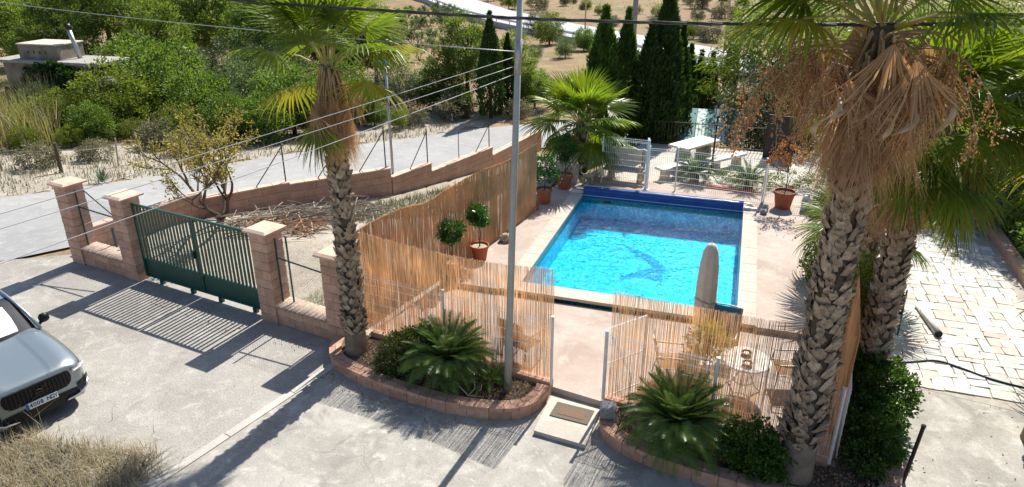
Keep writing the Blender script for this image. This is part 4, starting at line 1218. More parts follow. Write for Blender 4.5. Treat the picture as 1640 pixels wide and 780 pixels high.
# ================================================================== POTS AND SMALL THINGS ROUND THE POOL
def pot_mesh(r, h, m='terracotta'):
    return MB().lathe([(r * .70, 0), (r * .92, h * .82), (r * 1.0, h * .82), (r * 1.03, h), (r * .93, h), (r * .90, h * .86), (0.0, h * .85)], 24).mesh('pot', m, False)
def potted_tree(loc, label, pr, ph, th_, cr, m, seed, blobs=None, n=95, dead=False, gr='potted trees'):
    t = thing('potted_tree', loc, label, 'potted tree', gr)
    o = ob('pot', pot_mesh(pr, ph), t)
    MB().lathe([(pr * .885, ph * .87), (.0, ph * .9)], 20).build('soil', 'rock' if not dead else 'soil', t)
    b = MB().tube([(0, 0, ph * .8), (.02, .01, ph + (th_ - ph) * .5), (0, 0, th_)], [.018, .015, .012], 6)
    rd = random.Random(seed)
    bl = blobs or [(0, 0, th_ + cr * .55, cr, cr, cr * .95)]
    me, cc = crown_mesh('crown', m, bl, n, 16, cr * .28, .085, .042, seed, .4, 0.1)
    for _ in range(8):
        c = Vector(cc[rd.randrange(len(cc))]); b.tube([(0, 0, th_), c * .5 + Vector((0, 0, th_ * .5)), c], [.010, .007, .003], 4)
    b.build('trunk', 'bark', t)
    ob('crown', me, t)
    return t
potted_tree((-5.72, 15.06, Z1), 'ball-shaped citrus tree in a terracotta pot at the middle of the long reed screen', .235, .40, 1.0, .28, 'citrus', 1)
potted_tree((-6.02, 13.98, Z1), 'ball-shaped citrus tree whose pot hides behind the front reed screen', .23, .40, .98, .30, 'citrus', 2)
potted_tree((-5.30, 19.55, Z1), 'leggy citrus tree in a terracotta pot at the far end of the long reed screen', .25, .46, .85, .36, 'citrus', 3, [(0, 0, 1.15, .36, .36, .42), (-.2, 0, .9, .25, .25, .2), (.2, .1, .85, .22, .22, .2)], 120)
potted_tree((-5.05, 21.1, Z1), 'citrus tree in the rearmost terracotta pot against the young palm', .27, .46, .9, .3, 'citrus', 4, [(0, 0, 1.3, .3, .3, .5)], 90)
dt = potted_tree((1.60, 21.35, Z1), 'withered brown tree in a large red pot by the far fence', .31, .52, 1.1, .4, 'deadleaf', 5, [(0, 0, 1.7, .5, .45, .45), (-.3, 0, 1.35, .3, .3, .3)], 55, True)
def rock(name, loc, d, label, seed, m='rock', group=None):
    rd = random.Random(seed); vs, fs = [], []; nu, nv = 9, 6
    for j in range(nv + 1):
        for i in range(nu):
            a, b = 2 * PI * i / nu, PI * j / nv - PI / 2
            f = 1 + .22 * math.sin(3 * a + seed + 2 * b) * math.cos(b) + rd.uniform(-.1, .1) * math.cos(b)
            vs.append((d[0] * f * math.cos(a) * math.cos(b), d[1] * f * math.sin(a) * math.cos(b), d[2] * (.75 + f * math.sin(b) * .9)))
    for j in range(nv):
        for i in range(nu): fs.append((j * nu + i, j * nu + (i + 1) % nu, (j + 1) * nu + (i + 1) % nu, (j + 1) * nu + i))
    return tag(MB().add(vs, fs).build(name, m, loc=loc), label, 'rock', group)
rock('rock', (-5.48, 16.35, Z1 - .02), (.17, .14, .15), 'tawny limestone lump lying beside the middle citrus pot', 1)
rock('rock', (-4.45, 20.85, Z1 + .01), (.12, .09, .06), 'small pale flat stone on the far left corner of the coping', 2, 'stonewhite')
rock('rock', (.68, 20.95, Z1 + .01), (.12, .10, .08), 'pale rounded stone on the far right corner of the coping', 3, 'stonewhite')
rock('rock', (1.06, 20.60, Z1 - .01), (.10, .10, .10), 'nearer of two dark mottled stones right of the roller end', 4, 'granite')
rock('rock', (1.10, 20.95, Z1 - .01), (.11, .11, .12), 'farther of two dark mottled stones right of the roller end', 5, 'granite')
# long terracotta trough
tr = thing('trough', (-5.42, 18.72, Z1), 'small terracotta trough with dry grass at the end of the long reed screen', 'planter', None, R(79))
MB().box((0, 0, .08), (.55, .17, .16)).box((0, 0, .165), (.58, .20, .03)).build('body', 'terracotta', tr)
gp = np.stack([RNG.uniform(-.25, .25, 160), RNG.uniform(-.07, .07, 160), np.full(160, .17)], 1)
V = blades(RNG, gp, .28, .012, .4); ob('grass', nparr('grass', V, quads(len(V)), 'greyscrub'), tr)
# stone figures
def figure(loc, label, prof, extra, name, cat, s=1.0):
    t = thing(name, loc, label, cat)
    b = MB(); b.lathe(prof, 12)
    for pts, rr_ in extra: b.tube(pts, rr_, 8)
    b.build('figure', 'stonewhite', t, True)
figure((-4.86, 21.75, Z1), 'small pale stone garden figure with outspread arms behind the roller end', [(.16, 0), (.15, .06), (.10, .08), (.12, .2), (.13, .36), (.11, .48), (.13, .6), (.06, .7), (.05, .73), (.085, .78), (.095, .85), (.07, .92), (0, .95)], [([(.1, 0, .6), (.2, -.04, .5), (.24, -.1, .62)], [.04, .035, .03]), ([(-.1, 0, .6), (-.2, -.04, .48), (-.14, -.12, .4)], [.04, .035, .03])], 'stone_figure', 'garden figure')
dg = thing('stone_dog', (-4.40, 21.75, Z1), 'small stone dog figure standing right of the taller garden figure', 'garden figure')
b = MB()
b.tube([(-.18, 0, .26), (-.05, 0, .28), (.1, 0, .29), (.16, 0, .33)], [.07, .085, .09, .06], 8)
b.tube([(.14, 0, .3), (.2, 0, .42), (.26, 0, .45), (.33, 0, .42)], [.06, .055, .055, .03], 8)
for x in (-.15, .12):
    for y in (-.05, .05): b.tube([(x, y, .26), (x + .01, y, .12), (x, y, .0)], [.04, .026, .028], 6)
b.tube([(-.2, 0, .3), (-.28, 0, .4)], [.02, .012], 5)
b.build('figure', 'stonewhite', dg, True)
# pool cover roller
ro = thing('cover_roller', ((PX0 + PX1) / 2, 20.82, Z1), 'rolled dark blue solar pool cover lying across the far end of the pool', 'pool cover')
RL = PX1 - PX0 - .02
rb = MB(); nseg = 28; prof = []
vs, fs = [], []
for i in range(nseg + 1):
    x = -RL / 2 + RL * i / nseg
    for j in range(16):
        a = 2 * PI * j / 16; r_ = .115 * (1 + .035 * math.sin(i * 1.7 + j) + .02 * math.sin(i * .6))
        vs.append((x, r_ * math.cos(a) * 1.15, .125 + r_ * math.sin(a) - (.01 if math.sin(a) < 0 else 0)))
for i in range(nseg):
    for j in range(16): fs.append((i * 16 + j, i * 16 + (j + 1) % 16, (i + 1) * 16 + (j + 1) % 16, (i + 1) * 16 + j))
fs += [tuple(range(16)), tuple(range(nseg * 16, nseg * 16 + 16))[::-1]]
rb.add(vs, fs).build('cover_roll', 'bluecover', ro, True)
lp = MB()
lp.add([(-RL / 2, -.13, .13), (RL / 2, -.13, .13), (RL / 2, -.255, -.06), (-RL / 2, -.255, -.06)], [(0, 1, 2, 3)])
lp.build('hanging_flap', 'bluecover', ro)
for s_ in (-1, 1):
    x = s_ * (RL / 2 + .22)
    MB().cbox((x, .0, .05), (.40, .16, .07), .01).build('end_stand', 'white', ro)
    MB().tube([(s_ * RL / 2, 0, .19), (x, 0, .19)], .025, 8).build('axle', 'galv', ro)
MB().tube([(-RL / 2, .02, .244), (RL / 2, .02, .244)], .012, 6).build('edge_strip', 'white', ro)
# closed parasol
um = thing('parasol', (-.17, 12.80, .12), 'closed parasol under a grey cover at the near right corner of the pool', 'parasol')
vs, fs = [], []; n = 40; rows = [(.13, .45), (.185, .52), (.20, .8), (.195, 1.3), (.175, 1.75), (.14, 2.05), (.08, 2.18), (.03, 2.22)]
for k, (r_, z) in enumerate(rows):
    for j in range(n):
        a = 2 * PI * j / n; q = r_ * (1 + .13 * abs(math.sin(a * 4 + .35 * math.sin(z * 3))) - .06)
        vs.append((q * math.cos(a), q * math.sin(a), z))
for k in range(len(rows) - 1):
    for j in range(n): fs.append((k * n + j, k * n + (j + 1) % n, (k + 1) * n + (j + 1) % n, (k + 1) * n + j))
fs += [tuple(range(n))[::-1], tuple(range((len(rows) - 1) * n, len(rows) * n))]
MB().add(vs, fs).build('cover', 'canvas', um, True)
MB().tube([(.215 * math.cos(a), .215 * math.sin(a), 1.05 + .03 * math.sin(2 * a)) for a in np.linspace(0, 2 * PI, 19)], .012, 4).build('tie_strap', 'polegrey', um)
MB().tube([(0, 0, .05), (0, 0, .75)], .022, 8).build('mast', 'white', um)
MB().lathe([(.26, 0), (.26, .05), (.08, .09), (.04, .12)], 20).build('base', 'granite', um)
MB().lathe([(.02, 2.18), (.03, 2.21), (.0, 2.25)], 8).build('finial', 'white', um)
# round table with two ashtrays
tb = thing('round_table', (.66, 11.38, .12), 'round pale garden table behind the right reed screen', 'table')
MB().lathe([(.40, .655), (.43, .66), (.435, .68), (.42, .69), (0, .69)], 32).build('table_top', 'marble', tb)
for k in range(3):
    a = k * 2.09 + .3
    MB().tube([(.05 * math.cos(a), .05 * math.sin(a), .65), (.12 * math.cos(a), .12 * math.sin(a), .35), (.22 * math.cos(a), .22 * math.sin(a), .12), (.34 * math.cos(a), .34 * math.sin(a), .0)], .016, 6).build('leg', 'white', tb)
MB().tube([(.17 * math.cos(a), .17 * math.sin(a), .25) for a in np.linspace(0, 2 * PI, 17)], .01, 5).build('ring', 'white', tb)
for (x, y, lb) in ((.66, 11.52, 'brown ashtray at the far side of the round table'), (.68, 11.17, 'brown ashtray at the near side of the round table')):
    t = thing('ashtray', (x, y, .811), lb, 'ashtray', 'ashtrays on the round table')
    MB().lathe([(.06, 0), (.08, .0), (.095, .06), (.08, .06), (.07, .025), (0, .022)], 18).build('bowl', 'ashtray', t)
    MB().lathe([(.055, .022), (.05, .045), (.0, .045)], 12).build('candle', 'marble', t)
# chairs
def sling_chair(loc, rz, label, fab):
    t = thing('garden_chair', loc, label, 'chair', 'garden chairs', rz)
    for s_ in (-1, 1):
        y = s_ * .27
        MB().tube([(.28, y, 0), (.24, y, .42), (-.22, y, .40), (-.36, y, 1.0)], .014, 6).build('side_frame', 'chairmetal', t)
        MB().tube([(-.30, y, 0), (-.20, y, .40)], .014, 6).build('leg', 'chairmetal', t)
        MB().tube([(.25, y, .40), (.22, y, .62), (-.27, y, .64)], .014, 6).build('armrest', 'chairmetal', t)
    MB().tube([(-.36, -.27, 1.0), (-.365, 0, 1.02), (-.36, .27, 1.0)], .014, 6).build('top_rail', 'chairmetal', t)
    MB().add([(.24, -.25, .42), (.24, .25, .42), (0, .25, .385), (0, -.25, .385), (-.22, .25, .40), (-.22, -.25, .40)], [(0, 1, 2, 3), (3, 2, 4, 5)]).build('seat', fab, t)
    MB().add([(-.22, -.255, .41), (-.22, .255, .41), (-.30, .255, .72), (-.30, -.255, .72), (-.355, .255, .99), (-.355, -.255, .99)], [(0, 1, 2, 3), (3, 2, 4, 5)]).build('backrest', fab, t)
sling_chair((.22, 12.35, .12), R(-98), 'blue sling chair between the parasol and the round table', 'sling')
sling_chair((1.42, 11.75, .12), R(190), 'brown chair right of the round table beside the big palm trunk', 'woodchair')
sling_chair((-.62, 11.35, .12), R(10), 'brown chair left of the round table behind the mesh panel', 'woodchair')
sling_chair((-3.42, 11.15, .12), R(70), 'brown chair behind the left reed screen beside the grey pole', 'woodchair')
# yellow plant in white pot
yp = thing('potted_plant', (-.02, 11.72, .12), 'yellowing feathery plant in a white pot left of the round table', 'potted plant')
MB().lathe([(.11, 0), (.15, .26), (.165, .26), (.165, .29), (.14, .29), (.13, .25), (0, .25)], 18).build('pot', 'plastic', yp)
me, _ = crown_mesh('foliage', 'frondy', [(0, 0, .75, .38, .34, .38)], 90, 16, .12, .12, .02, 31, .3, .3); ob('foliage', me, yp)
b = MB(); rd = random.Random(3)
for k in range(9): b.tube([(0, 0, .2), (rd.uniform(-.1, .1), rd.uniform(-.1, .1), .6), (rd.uniform(-.3, .3), rd.uniform(-.3, .3), .95)], [.008, .006, .003], 4)
b.build('stems', 'petiole', yp)
# stone block and wire stand by the gate
tag(MB().cbox((-1.47, 9.78, .37), (.27, .27, .20), .03, R(12)).build('stone_block', 'granite'), 'squared grey stone block on the planter corner by the gate opening', 'stone block')
ws = thing('plant_stand', (-1.18, 9.42, .29), 'small black wire plant stand on the coping beside the stone block', 'plant stand')
b = MB()
for k in range(3):
    a = k * 2.09; b.tube([(.14 * math.cos(a), .14 * math.sin(a), 0), (.03 * math.cos(a), .03 * math.sin(a), .2), (.12 * math.cos(a), .12 * math.sin(a), .34)], .007, 4)
b.tube([(.12 * math.cos(a), .12 * math.sin(a), .34) for a in np.linspace(0, 2 * PI, 13)], .007, 4)
b.build('frame', 'black', ws)
# dry antler-like twig in the left planter
b = MB(); b.tube([(-.25, 0, .25), (0, -.05, .06), (.22, .0, .05)], [.008, .014, .01], 5); b.tube([(0, -.05, .06), (.12, -.03, .22), (.10, 0, .36)], [.012, .01, .005], 5); b.tube([(.1, -.03, .06), (.22, 0, .2), (.24, .0, .32)], [.011, .009, .004], 5)
tag(b.build('dry_branch', 'deadwood', loc=(-3.90, 9.62, .2)), 'bleached dry forked twig lying in front of the small cycad', 'branch')
# white jerrycan by far fence
jc = thing('jerrycan', (2.22, 21.3, Z1), 'white plastic jerrycan standing right of the withered potted tree', 'jerrycan')
MB().cbox((0, 0, .22), (.24, .18, .44), .06).build('body', 'plastic', jc)
MB().tube([(.05, 0, .44), (.05, 0, .52)], .035, 10).build('cap', 'plastic', jc)
MB().tube([(-.09, 0, .43), (-.08, 0, .5), (0, 0, .5)], .018, 6).build('handle', 'plastic', jc)
shrub((2.55, 21.0, .2), 'grey-green low shrub beside the white jerrycan', [(0, 0, .25, .3, .3, .3)], 'olive', 60, 16, .09, .08, .03, 41)

# ================================================================== FAR FENCE AND GARDEN
mesh_fence([(-4.02, 21.98), (-2.56, 21.86)], .24, 1.86, 'taller white mesh panel in front of the stone bench', 'white mesh fences', r=.0045, pr=.025, dv=.06)
mesh_fence([(-2.50, 21.86), (-1.63, 21.92), (1.0, 21.58)], .24, 1.62, 'long white mesh fence behind the far end of the pool', 'white mesh fences', r=.0042, pr=.026, dv=.06)
mesh_fence([(1.06, 21.70), (2.7, 21.75)], .24, 1.4, 'white mesh fence behind the withered potted tree', 'white mesh fences', r=.0042, pr=.024, dv=.06)
gp_ = thing('gate_post', (-2.53, 21.70, Z1), 'thick white square post leaning between the two far mesh panels', 'post')
MB().cbox((0, 0, .82), (.085, .085, 1.64), .008).build('post', 'white', gp_)
MB().box((0, 0, .01), (.2, .14, .02)).build('foot_plate', 'white', gp_)
be = thing('garden_bench', (-3.30, 22.55, .2), 'rustic pale bench with scalloped back behind the tall mesh panel', 'bench', None, R(-4))
vs = []
prof = [(-.62, .60), (-.62, 1.02), (-.5, 1.10), (-.34, 1.04), (-.15, 1.12), (0, 1.15), (.15, 1.12), (.34, 1.04), (.5, 1.10), (.62, 1.02), (.62, .60)]
n = len(prof); b = MB(); b.add([(x, .17, z) for x, z in prof] + [(x, .24, z) for x, z in prof], [tuple(range(n)), tuple(range(n, 2 * n))[::-1]] + [(i, n + i, n + (i + 1) % n, (i + 1) % n) for i in range(n)])
b.build('backrest', 'stonewhite', be)
MB().cbox((0, -.08, .43), (1.45, .42, .08), .015).build('seat', 'granite', be)
for x in (-.5, .5):
    MB().tube([(x, .20, 0), (x, .20, .5), (x, .22, 1.0)], [.085, .075, .07], 8).build('rear_leg', 'wood', be, True)
    MB().tube([(x, -.22, 0), (x * .98, -.22, .25), (x, -.22, .62)], [.10, .075, .07], 8).build('front_leg', 'wood', be, True)
pt = thing('picnic_table', (-1.35, 25.2, .2), 'white stone table with slab top behind the far mesh fence', 'table', None, R(58))
MB().cbox((0, 0, .78), (1.9, .85, .07), .015).build('table_top', 'marble', pt)
for x in (-.6, .6): MB().box((x, 0, .37), (.18, .6, .74), taper=.8).build('pedestal', 'shed', pt)
for k, (x, y, a, lb) in enumerate(((-1.75, 23.55, 52, 'white stone bench slab nearest the far mesh fence, left of the cycad'), (-.2, 25.1, 52, 'white stone bench slab right of the white stone table'))):
    t = thing('stone_bench', (x, y, .2), lb, 'bench', 'stone slab benches', R(a))
    MB().cbox((0, 0, .40), (1.7, .42, .08), .012).build('seat', 'marble', t)
    for s_ in (-.55, .55): MB().box((s_, 0, .18), (.16, .34, .36), taper=.85).build('support', 'stonewhite', t)
lpst = thing('lamp_post', (-.64, 24.35, .2), 'black lamp post with white glass lantern behind the far fence', 'lamp post')
MB().lathe([(.11, 0), (.11, .06), (.06, .10), (.05, .35), (.035, .45), (.03, 1.9), (.045, 1.93), (.02, 2.0)], 12).build('post', 'black', lpst, True)
MB().lathe([(.07, 2.0), (.145, 2.26)], 6).build('glass', 'plastic', lpst)
for k in range(6):
    a = k * PI / 3; MB().tube([(.072 * math.cos(a), .072 * math.sin(a), 2.0), (.148 * math.cos(a), .148 * math.sin(a), 2.26)], .008, 4).build('lantern_bar', 'black', lpst)
MB().lathe([(.19, 2.26), (.17, 2.29), (.06, 2.36), (.05, 2.42), (.025, 2.44), (.0, 2.50)], 6).build('lantern_roof', 'black', lpst)
# black railing and banded canopy below the garden
rl = thing('railing', (-3.0, 27.4, .2), 'black iron railing between the garden and the banded canopy', 'railing')
bar_ = MB().box((0, 0, .5), (.018, .018, 1.0)).mesh('baluster', 'black')
for k in range(46): ob('baluster', bar_, rl, (k * .125, 0, 0))
for z in (.12, .95): MB().box((2.8, 0, z), (5.7, .03, .03)).build('rail', 'black', rl)
cn = thing('banded_canopy', (-2.3, 30.2, -.9), 'canvas canopy in dark and pale green bands behind the black railing', 'canopy')
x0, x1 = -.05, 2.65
ns = 7  # side-by-side bands, some dark green, some pale green
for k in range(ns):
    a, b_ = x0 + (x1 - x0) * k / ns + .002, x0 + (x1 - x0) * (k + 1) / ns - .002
    MB().add([(a, -1.1, .95), (b_, -1.1, .95), (b_ - .1, 1.5, 1.72), (a - .1, 1.5, 1.72), (a, -1.1, .93), (b_, -1.1, .93), (b_ - .1, 1.5, 1.70), (a - .1, 1.5, 1.70)], [(0, 1, 2, 3), (7, 6, 5, 4), (0, 4, 5, 1), (1, 5, 6, 2), (2, 6, 7, 3), (3, 7, 4, 0)]).build('canopy_band', 'awngreen' if k in (0, 1, 3, 5) else 'awnwhite', cn)
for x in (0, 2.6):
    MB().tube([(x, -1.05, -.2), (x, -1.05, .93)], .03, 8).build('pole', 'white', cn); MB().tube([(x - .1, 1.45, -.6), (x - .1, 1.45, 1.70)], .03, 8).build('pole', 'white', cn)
ds = thing('dark_screen', (1.55, 26.8, .0), 'dark shade-cloth screen under the olive tree behind the far fence', 'screen', None, R(-12))
MB().box((0, 0, .95), (.95, .05, 1.7)).build('cloth', 'black', ds)
for x in (-.5, .5): MB().tube([(x, 0, -.1), (x, 0, 1.9)], .025, 6).build('post', 'rust', ds)
tag(MB().cbox((.05, 22.55, .26), (1.5, .22, .12), .02, R(-5)).build('edging_brick', 'terracotta'), 'low red edging strip in front of the yellowing cycad', 'edging')
shrub((.2, 23.6, .2), 'low green shrub behind the far mesh fence between the two cycads', [(0, 0, .2, .6, .35, .25)], 'midgreen', 90, 14, .1, .07, .035, 51)
shrub((1.8, 23.4, .2), 'bright green low shrub behind the withered potted tree', [(0, 0, .25, .9, .4, .3), (1.0, .3, .3, .6, .4, .3)], 'bright', 150, 14, .1, .08, .035, 52)

# ================================================================== RIGHT-HAND COURT
bp = thing('metal_stake', (3.10, 9.92, 0), 'dark leaning metal stake standing at the bottom right', 'stake')
MB().tube([(-.03, -.05, -.05), (.06, .02, 1.0)], .03, 8).build('shaft', 'rust', bp)
MB().tube([(.06, .02, 1.0), (.062, .021, 1.03)], .036, 8).build('cap', 'black', bp)
hp, _ = bez([G(u, v, .04)[:2] for u, v in ((1425, 582), (1460, 580), (1500, 578), (1540, 590), (1590, 608), (1660, 625), (1760, 640))], 40)
tag(MB().tube([(p_.x, p_.y, .045) for p_ in hp], .018, 6).build('garden_hose', 'hose', None, True), 'dark garden hose snaking over the edge of the paved court', 'hose')
fc = thing('folding_chair', (3.55, 14.9, .02), 'folded dark green and white chair leaning in shade behind the right palms', 'chair', None, R(80))
for y in (-.22, .22):
    MB().tube([(-.25, y, 0), (.1, y, .9)], .016, 6).build('leg', 'dgreen', fc); MB().tube([(.25, y, 0), (-.1, y, .85)], .016, 6).build('leg', 'white', fc)
for k in range(5): MB().box((-.05 + .0 * k, 0, .42 + .1 * k), (.03, .46, .06)).build('slat', 'dgreen', fc)
fp_ = thing('cut_pipe', (4.42, 15.55, .02), 'short pale yellow pipe with black end lying on the paved court', 'pipe', None, R(97))
MB().tube([(-.75, 0, .07), (.55, 0, .07)], .07, 12).build('tube', 'marble', fp_, True)
MB().tube([(-.77, 0, .07), (-.73, 0, .07)], .075, 12).build('end_cap', 'rubber', fp_)
# ================================================================== BACKGROUND TREES
def gp3(u, v, Y):
    x, y, z = AT(u, v, Y); return x, y, hz(x, y)
PB = [[(0, 0, 5.4, 3.0, 2.8, 2.0), (1.6, .5, 4.0, 2.1, 1.9, 1.5), (-1.6, -.5, 4.1, 2.1, 1.9, 1.5), (.2, 0, 7.0, 1.8, 1.7, 1.2), (.3, -1.5, 3.0, 1.9, 1.5, 1.2)],
      [(0, 0, 4.6, 2.6, 2.5, 1.9), (1.2, -.8, 3.4, 1.9, 1.8, 1.4), (-1.3, .2, 3.2, 1.9, 1.7, 1.4), (-.3, .2, 6.2, 1.6, 1.5, 1.2)]]
PINE = []
for k in range(2):
    for mm in ('pine', 'pined'):
        c, cc = crown_mesh('pine_crown', mm, PB[k], 300, 48, .5, .30, .075, 100 + k, .5, .3)
        PINE.append((c, trunk_mesh('pine_trunk', 6.0 - k, .19, cc, k)))
def put(kind, name, u, v, Y, s, label, rz=0, sz=None, cat='tree', group='background trees'):
    x, y, z = gp3(u, v, Y); c, t = kind
    return tree(name, (x, y, z - .05), label, cat, c, t, group, rz, (s, s, sz or s))
put(PINE[0], 'pine_tree', 175, 60, 40, 1.15, 'large bright green pine rising behind the small flat-roofed outbuilding', .3)
put(PINE[3], 'pine_tree', 35, 40, 44, 1.2, 'dark open pine in the top left corner of the view', 1.3)
put(PINE[2], 'pine_tree', 330, 30, 43, 1.2, 'bright green pine at the top between outbuilding and left palm', 2.4)
put(PINE[1], 'pine_tree', 255, 40, 47, 1.1, 'dark pine half hidden behind the two bright pines', .9)
put(PINE[2], 'pine_tree', 600, 90, 43, .75, 'pine seen through the right side of the left palm crown', 4.2)
put(PINE[2], 'pine_tree', 748, 85, 40, .74, 'rounded pine beside the slim cypress left of the grey pole', .6)
put(PINE[0], 'pine_tree', 825, 85, 41, .54, 'pine crown just behind the top of the grey pole', 2.0)
put(PINE[1], 'pine_tree', 480, 120, 38, 1.0, 'dark dense pine directly behind the left palm', 3.0)
put(PINE[3], 'pine_tree', 430, 60, 42, 1.0, 'dark pine behind the grey-green tree left of the left palm', 5.0)
# broadleaf shapes
def broad(seed, m, blobs, n, per, cr, ll, lw, th_, tr_, nl=9, up=0.0):
    c, cc = crown_mesh('tree_crown', m, blobs, n, per, cr, ll, lw, seed, .45, up)
    return c, trunk_mesh('tree_trunk', th_, tr_, cc, seed, nl=nl)
BL = [(0, 0, 2.2, 1.9, 1.8, 1.5), (1.0, .3, 1.5, 1.2, 1.1, 1.0), (-1.0, -.2, 1.6, 1.2, 1.2, 1.1), (0, -.9, 1.1, 1.3, .9, .9)]
MID = broad(201, 'midgreen', BL, 320, 40, .42, .17, .085, 1.8, .11)
MIDB = broad(202, 'bright', BL, 260, 34, .40, .16, .085, 1.6, .10)
WIL = broad(203, 'willow', BL, 280, 40, .42, .24, .035, 1.8, .11, up=-.5)
OLI = broad(204, 'olive', BL, 300, 44, .42, .17, .045, 1.9, .14)
PEP = broad(205, 'pepper', [(0, 0, 4.2, 2.6, 2.4, 1.6), (1.4, .2, 3.0, 1.6, 1.5, 1.5), (-1.5, -.2, 3.0, 1.6, 1.4, 1.5), (0, -1.2, 2.4, 1.6, 1.2, 1.1)], 330, 44, .5, .26, .05, 3.2, .17, up=-.8)
SCR = broad(206, 'greyscrub', [(0, 0, .55, .8, .8, .55), (.5, .2, .4, .5, .5, .4)], 110, 26, .2, .13, .04, .4, .03)
put(MID, 'broadleaf_tree', 262, 135, 30, 1.15, 'rounded mid-green tree between outbuilding and grey-green trees', .4)
put(MID, 'broadleaf_tree', 320, 165, 29, .85, 'mid-green tree in front of the pale feathery one, above the almond tree', 2.0)
put(MIDB, 'broadleaf_tree', 192, 178, 26.5, .95, 'yellow-green bushy tree in front of the outbuilding, right of the ivy', 1.1)
put(MIDB, 'broadleaf_tree', 135, 195, 25.5, .6, 'small yellow-green bush at the foot of the ivy wall', 2.6)
put(OLI, 'olive_tree', 362, 55, 36, 1.05, 'grey-green tree near the top between the pines left of the left palm', .5)
put(WIL, 'broadleaf_tree', 395, 150, 31, 1.0, 'pale feathery green tree left of the left palm', .2)
put(WIL, 'broadleaf_tree', 420, 70, 36, 1.15, 'tall pale feathery tree touching the left palm crown', 2.2)
put(MID, 'broadleaf_tree', 470, 200, 30, .95, 'dark shaded tree behind the left palm skirt', 3.2)
put(OLI, 'olive_tree', 633, 140, 37, .8, 'grey-green bushy tree right of the left palm beside the solar lamp', 1.2)
put(MID, 'broadleaf_tree', 695, 150, 38.5, .72, 'round dark bush left of the slim cypress at the lane', .1)
put(MID, 'broadleaf_tree', 735, 165, 37.5, .5, 'small bush between round dark bush and slim cypress', 1.9)
put(SCR, 'dry_shrub', 720, 175, 36.5, 1.3, 'leafless grey shrub at the lane edge in front of the round dark bush', .5, cat='shrub')
put(MID, 'broadleaf_tree', 856, 155, 41, .62, 'small round tree right of the grey pole beyond the lane', 4.0)
put(OLI, 'olive_tree', 1240, 165, 31.5, 1.2, 'grey-green olive tree right of the lantern', .8)
put(PEP, 'pepper_tree', 1268, 75, 35, 1.25, 'tall yellow-green pepper tree behind the olive tree', .3)
put(PEP, 'pepper_tree', 1400, 90, 31, 1.1, 'yellow-green pepper tree seen between the crowns of the right palms', 1.5)
put(PEP, 'pepper_tree', 1540, 120, 27, 1.1, 'feathery pepper tree behind the right corner palms', 2.6)
put(WIL, 'broadleaf_tree', 1640, 290, 22, .7, 'feathery green tree at the right edge above the paved court', 3.3)
put(PINE[3], 'pine_tree', 1640, 130, 24, .75, 'dark pine at the far right edge behind the palms', 3.0)
put(PINE[0], 'pine_tree', 110, 45, 47, 1.0, 'pine crown showing above the outbuilding roof, left of the flue', 1.0)
put(PINE[2], 'pine_tree', 255, 85, 37, .8, 'lower bright pine between the big pine and the grey-green trees', 3.4)
put(MID, 'broadleaf_tree', 215, 115, 33.5, 1.15, 'mid-green tree against the right end of the outbuilding roof', 5.2)
put(WIL, 'broadleaf_tree', 445, 140, 34, 1.1, 'pale feathery tree partly behind the left fronds of the left palm', 4.4)
put(PINE[1], 'pine_tree', 540, 50, 41, .9, 'dark pine straight behind the left palm crown', 1.8)
put(MID, 'broadleaf_tree', 545, 180, 35, .9, 'shaded tree beyond the lane just right of the palm skirt', 2.9)
put(MIDB, 'broadleaf_tree', 60, 150, 29, .7, 'yellow-green bush at the left foot of the outbuilding', 3.9)
put(MID, 'broadleaf_tree', 365, 185, 27, .62, 'low dark bush behind the almond crown', 1.4)
put(MIDB, 'broadleaf_tree', 100, 205, 24.5, .6, 'yellow-green bush between the cane grass and the ivy', .7)
put(WIL, 'broadleaf_tree', 75, 195, 26, .6, 'pale bush behind the cane grass at the left', 1.7)
put(MID, 'broadleaf_tree', 150, 215, 24, .5, 'low mid-green bush on the verge above the leftmost pillars', 2.7)
put(MIDB, 'broadleaf_tree', 45, 215, 23, .45, 'small yellow-green bush in front of the cane grass', 4.7)
put(MID, 'broadleaf_tree', 430, 215, 27.5, .62, 'dark bush at the far lane edge left of the palm skirt', 0.9)
put(MID, 'broadleaf_tree', 505, 205, 30, .7, 'dark bush at the far lane edge straight behind the palm skirt', 2.3)
put(MID, 'broadleaf_tree', 565, 190, 33.5, .7, 'dark bush beyond the left red rope', 3.6)
put(MIDB, 'broadleaf_tree', 285, 215, 25.5, .5, 'yellow-green bush behind the left half of the almond tree', 5.1)
put(PINE[1], 'pine_tree', 90, 60, 36, .75, 'dark pine pressing against the back of the outbuilding', 4.0)
put(PINE[2], 'pine_tree', 15, 60, 38, .8, 'bright pine at the extreme left above the cane grass', 5.5)
# ---- cypresses
def cypress_mesh(seed, m, h, r, n=6500, lobes=7):
    rng = np.random.default_rng(seed)
    t = rng.uniform(0.0, 1, n) ** .85; a = rng.uniform(0, 2 * PI, n)
    prof = np.sin(np.clip(t * .96 + .10, 0, 1) ** .62 * PI) ** .75
    lob = 1 + .13 * np.sin(a * lobes + 3 * np.sin(t * 5 + seed)) + .09 * np.sin(t * 34 + a * 3) + rng.normal(0, .05, n)
    rad = r * prof * lob * (1 - .30 * rng.uniform(0, 1, n) ** 2)
    C = np.stack([rad * np.cos(a), rad * np.sin(a), .08 + t * h * .97], 1)
    D = np.stack([np.cos(a) * .45, np.sin(a) * .45, np.full(n, 1.0)], 1)
    V = leaves(rng, C, D, .34 * min(1, max(.6, r)), .11 * min(1, max(.7, r)), .28)
    tr = MB().tube([(0, 0, -.2), (0, 0, h * .5), (0, 0, h * .96)], [.10, .07, .02], 6).mesh('cypress_trunk', 'bark')
    return nparr('cypress_crown', V, quads(len(V)), m), tr
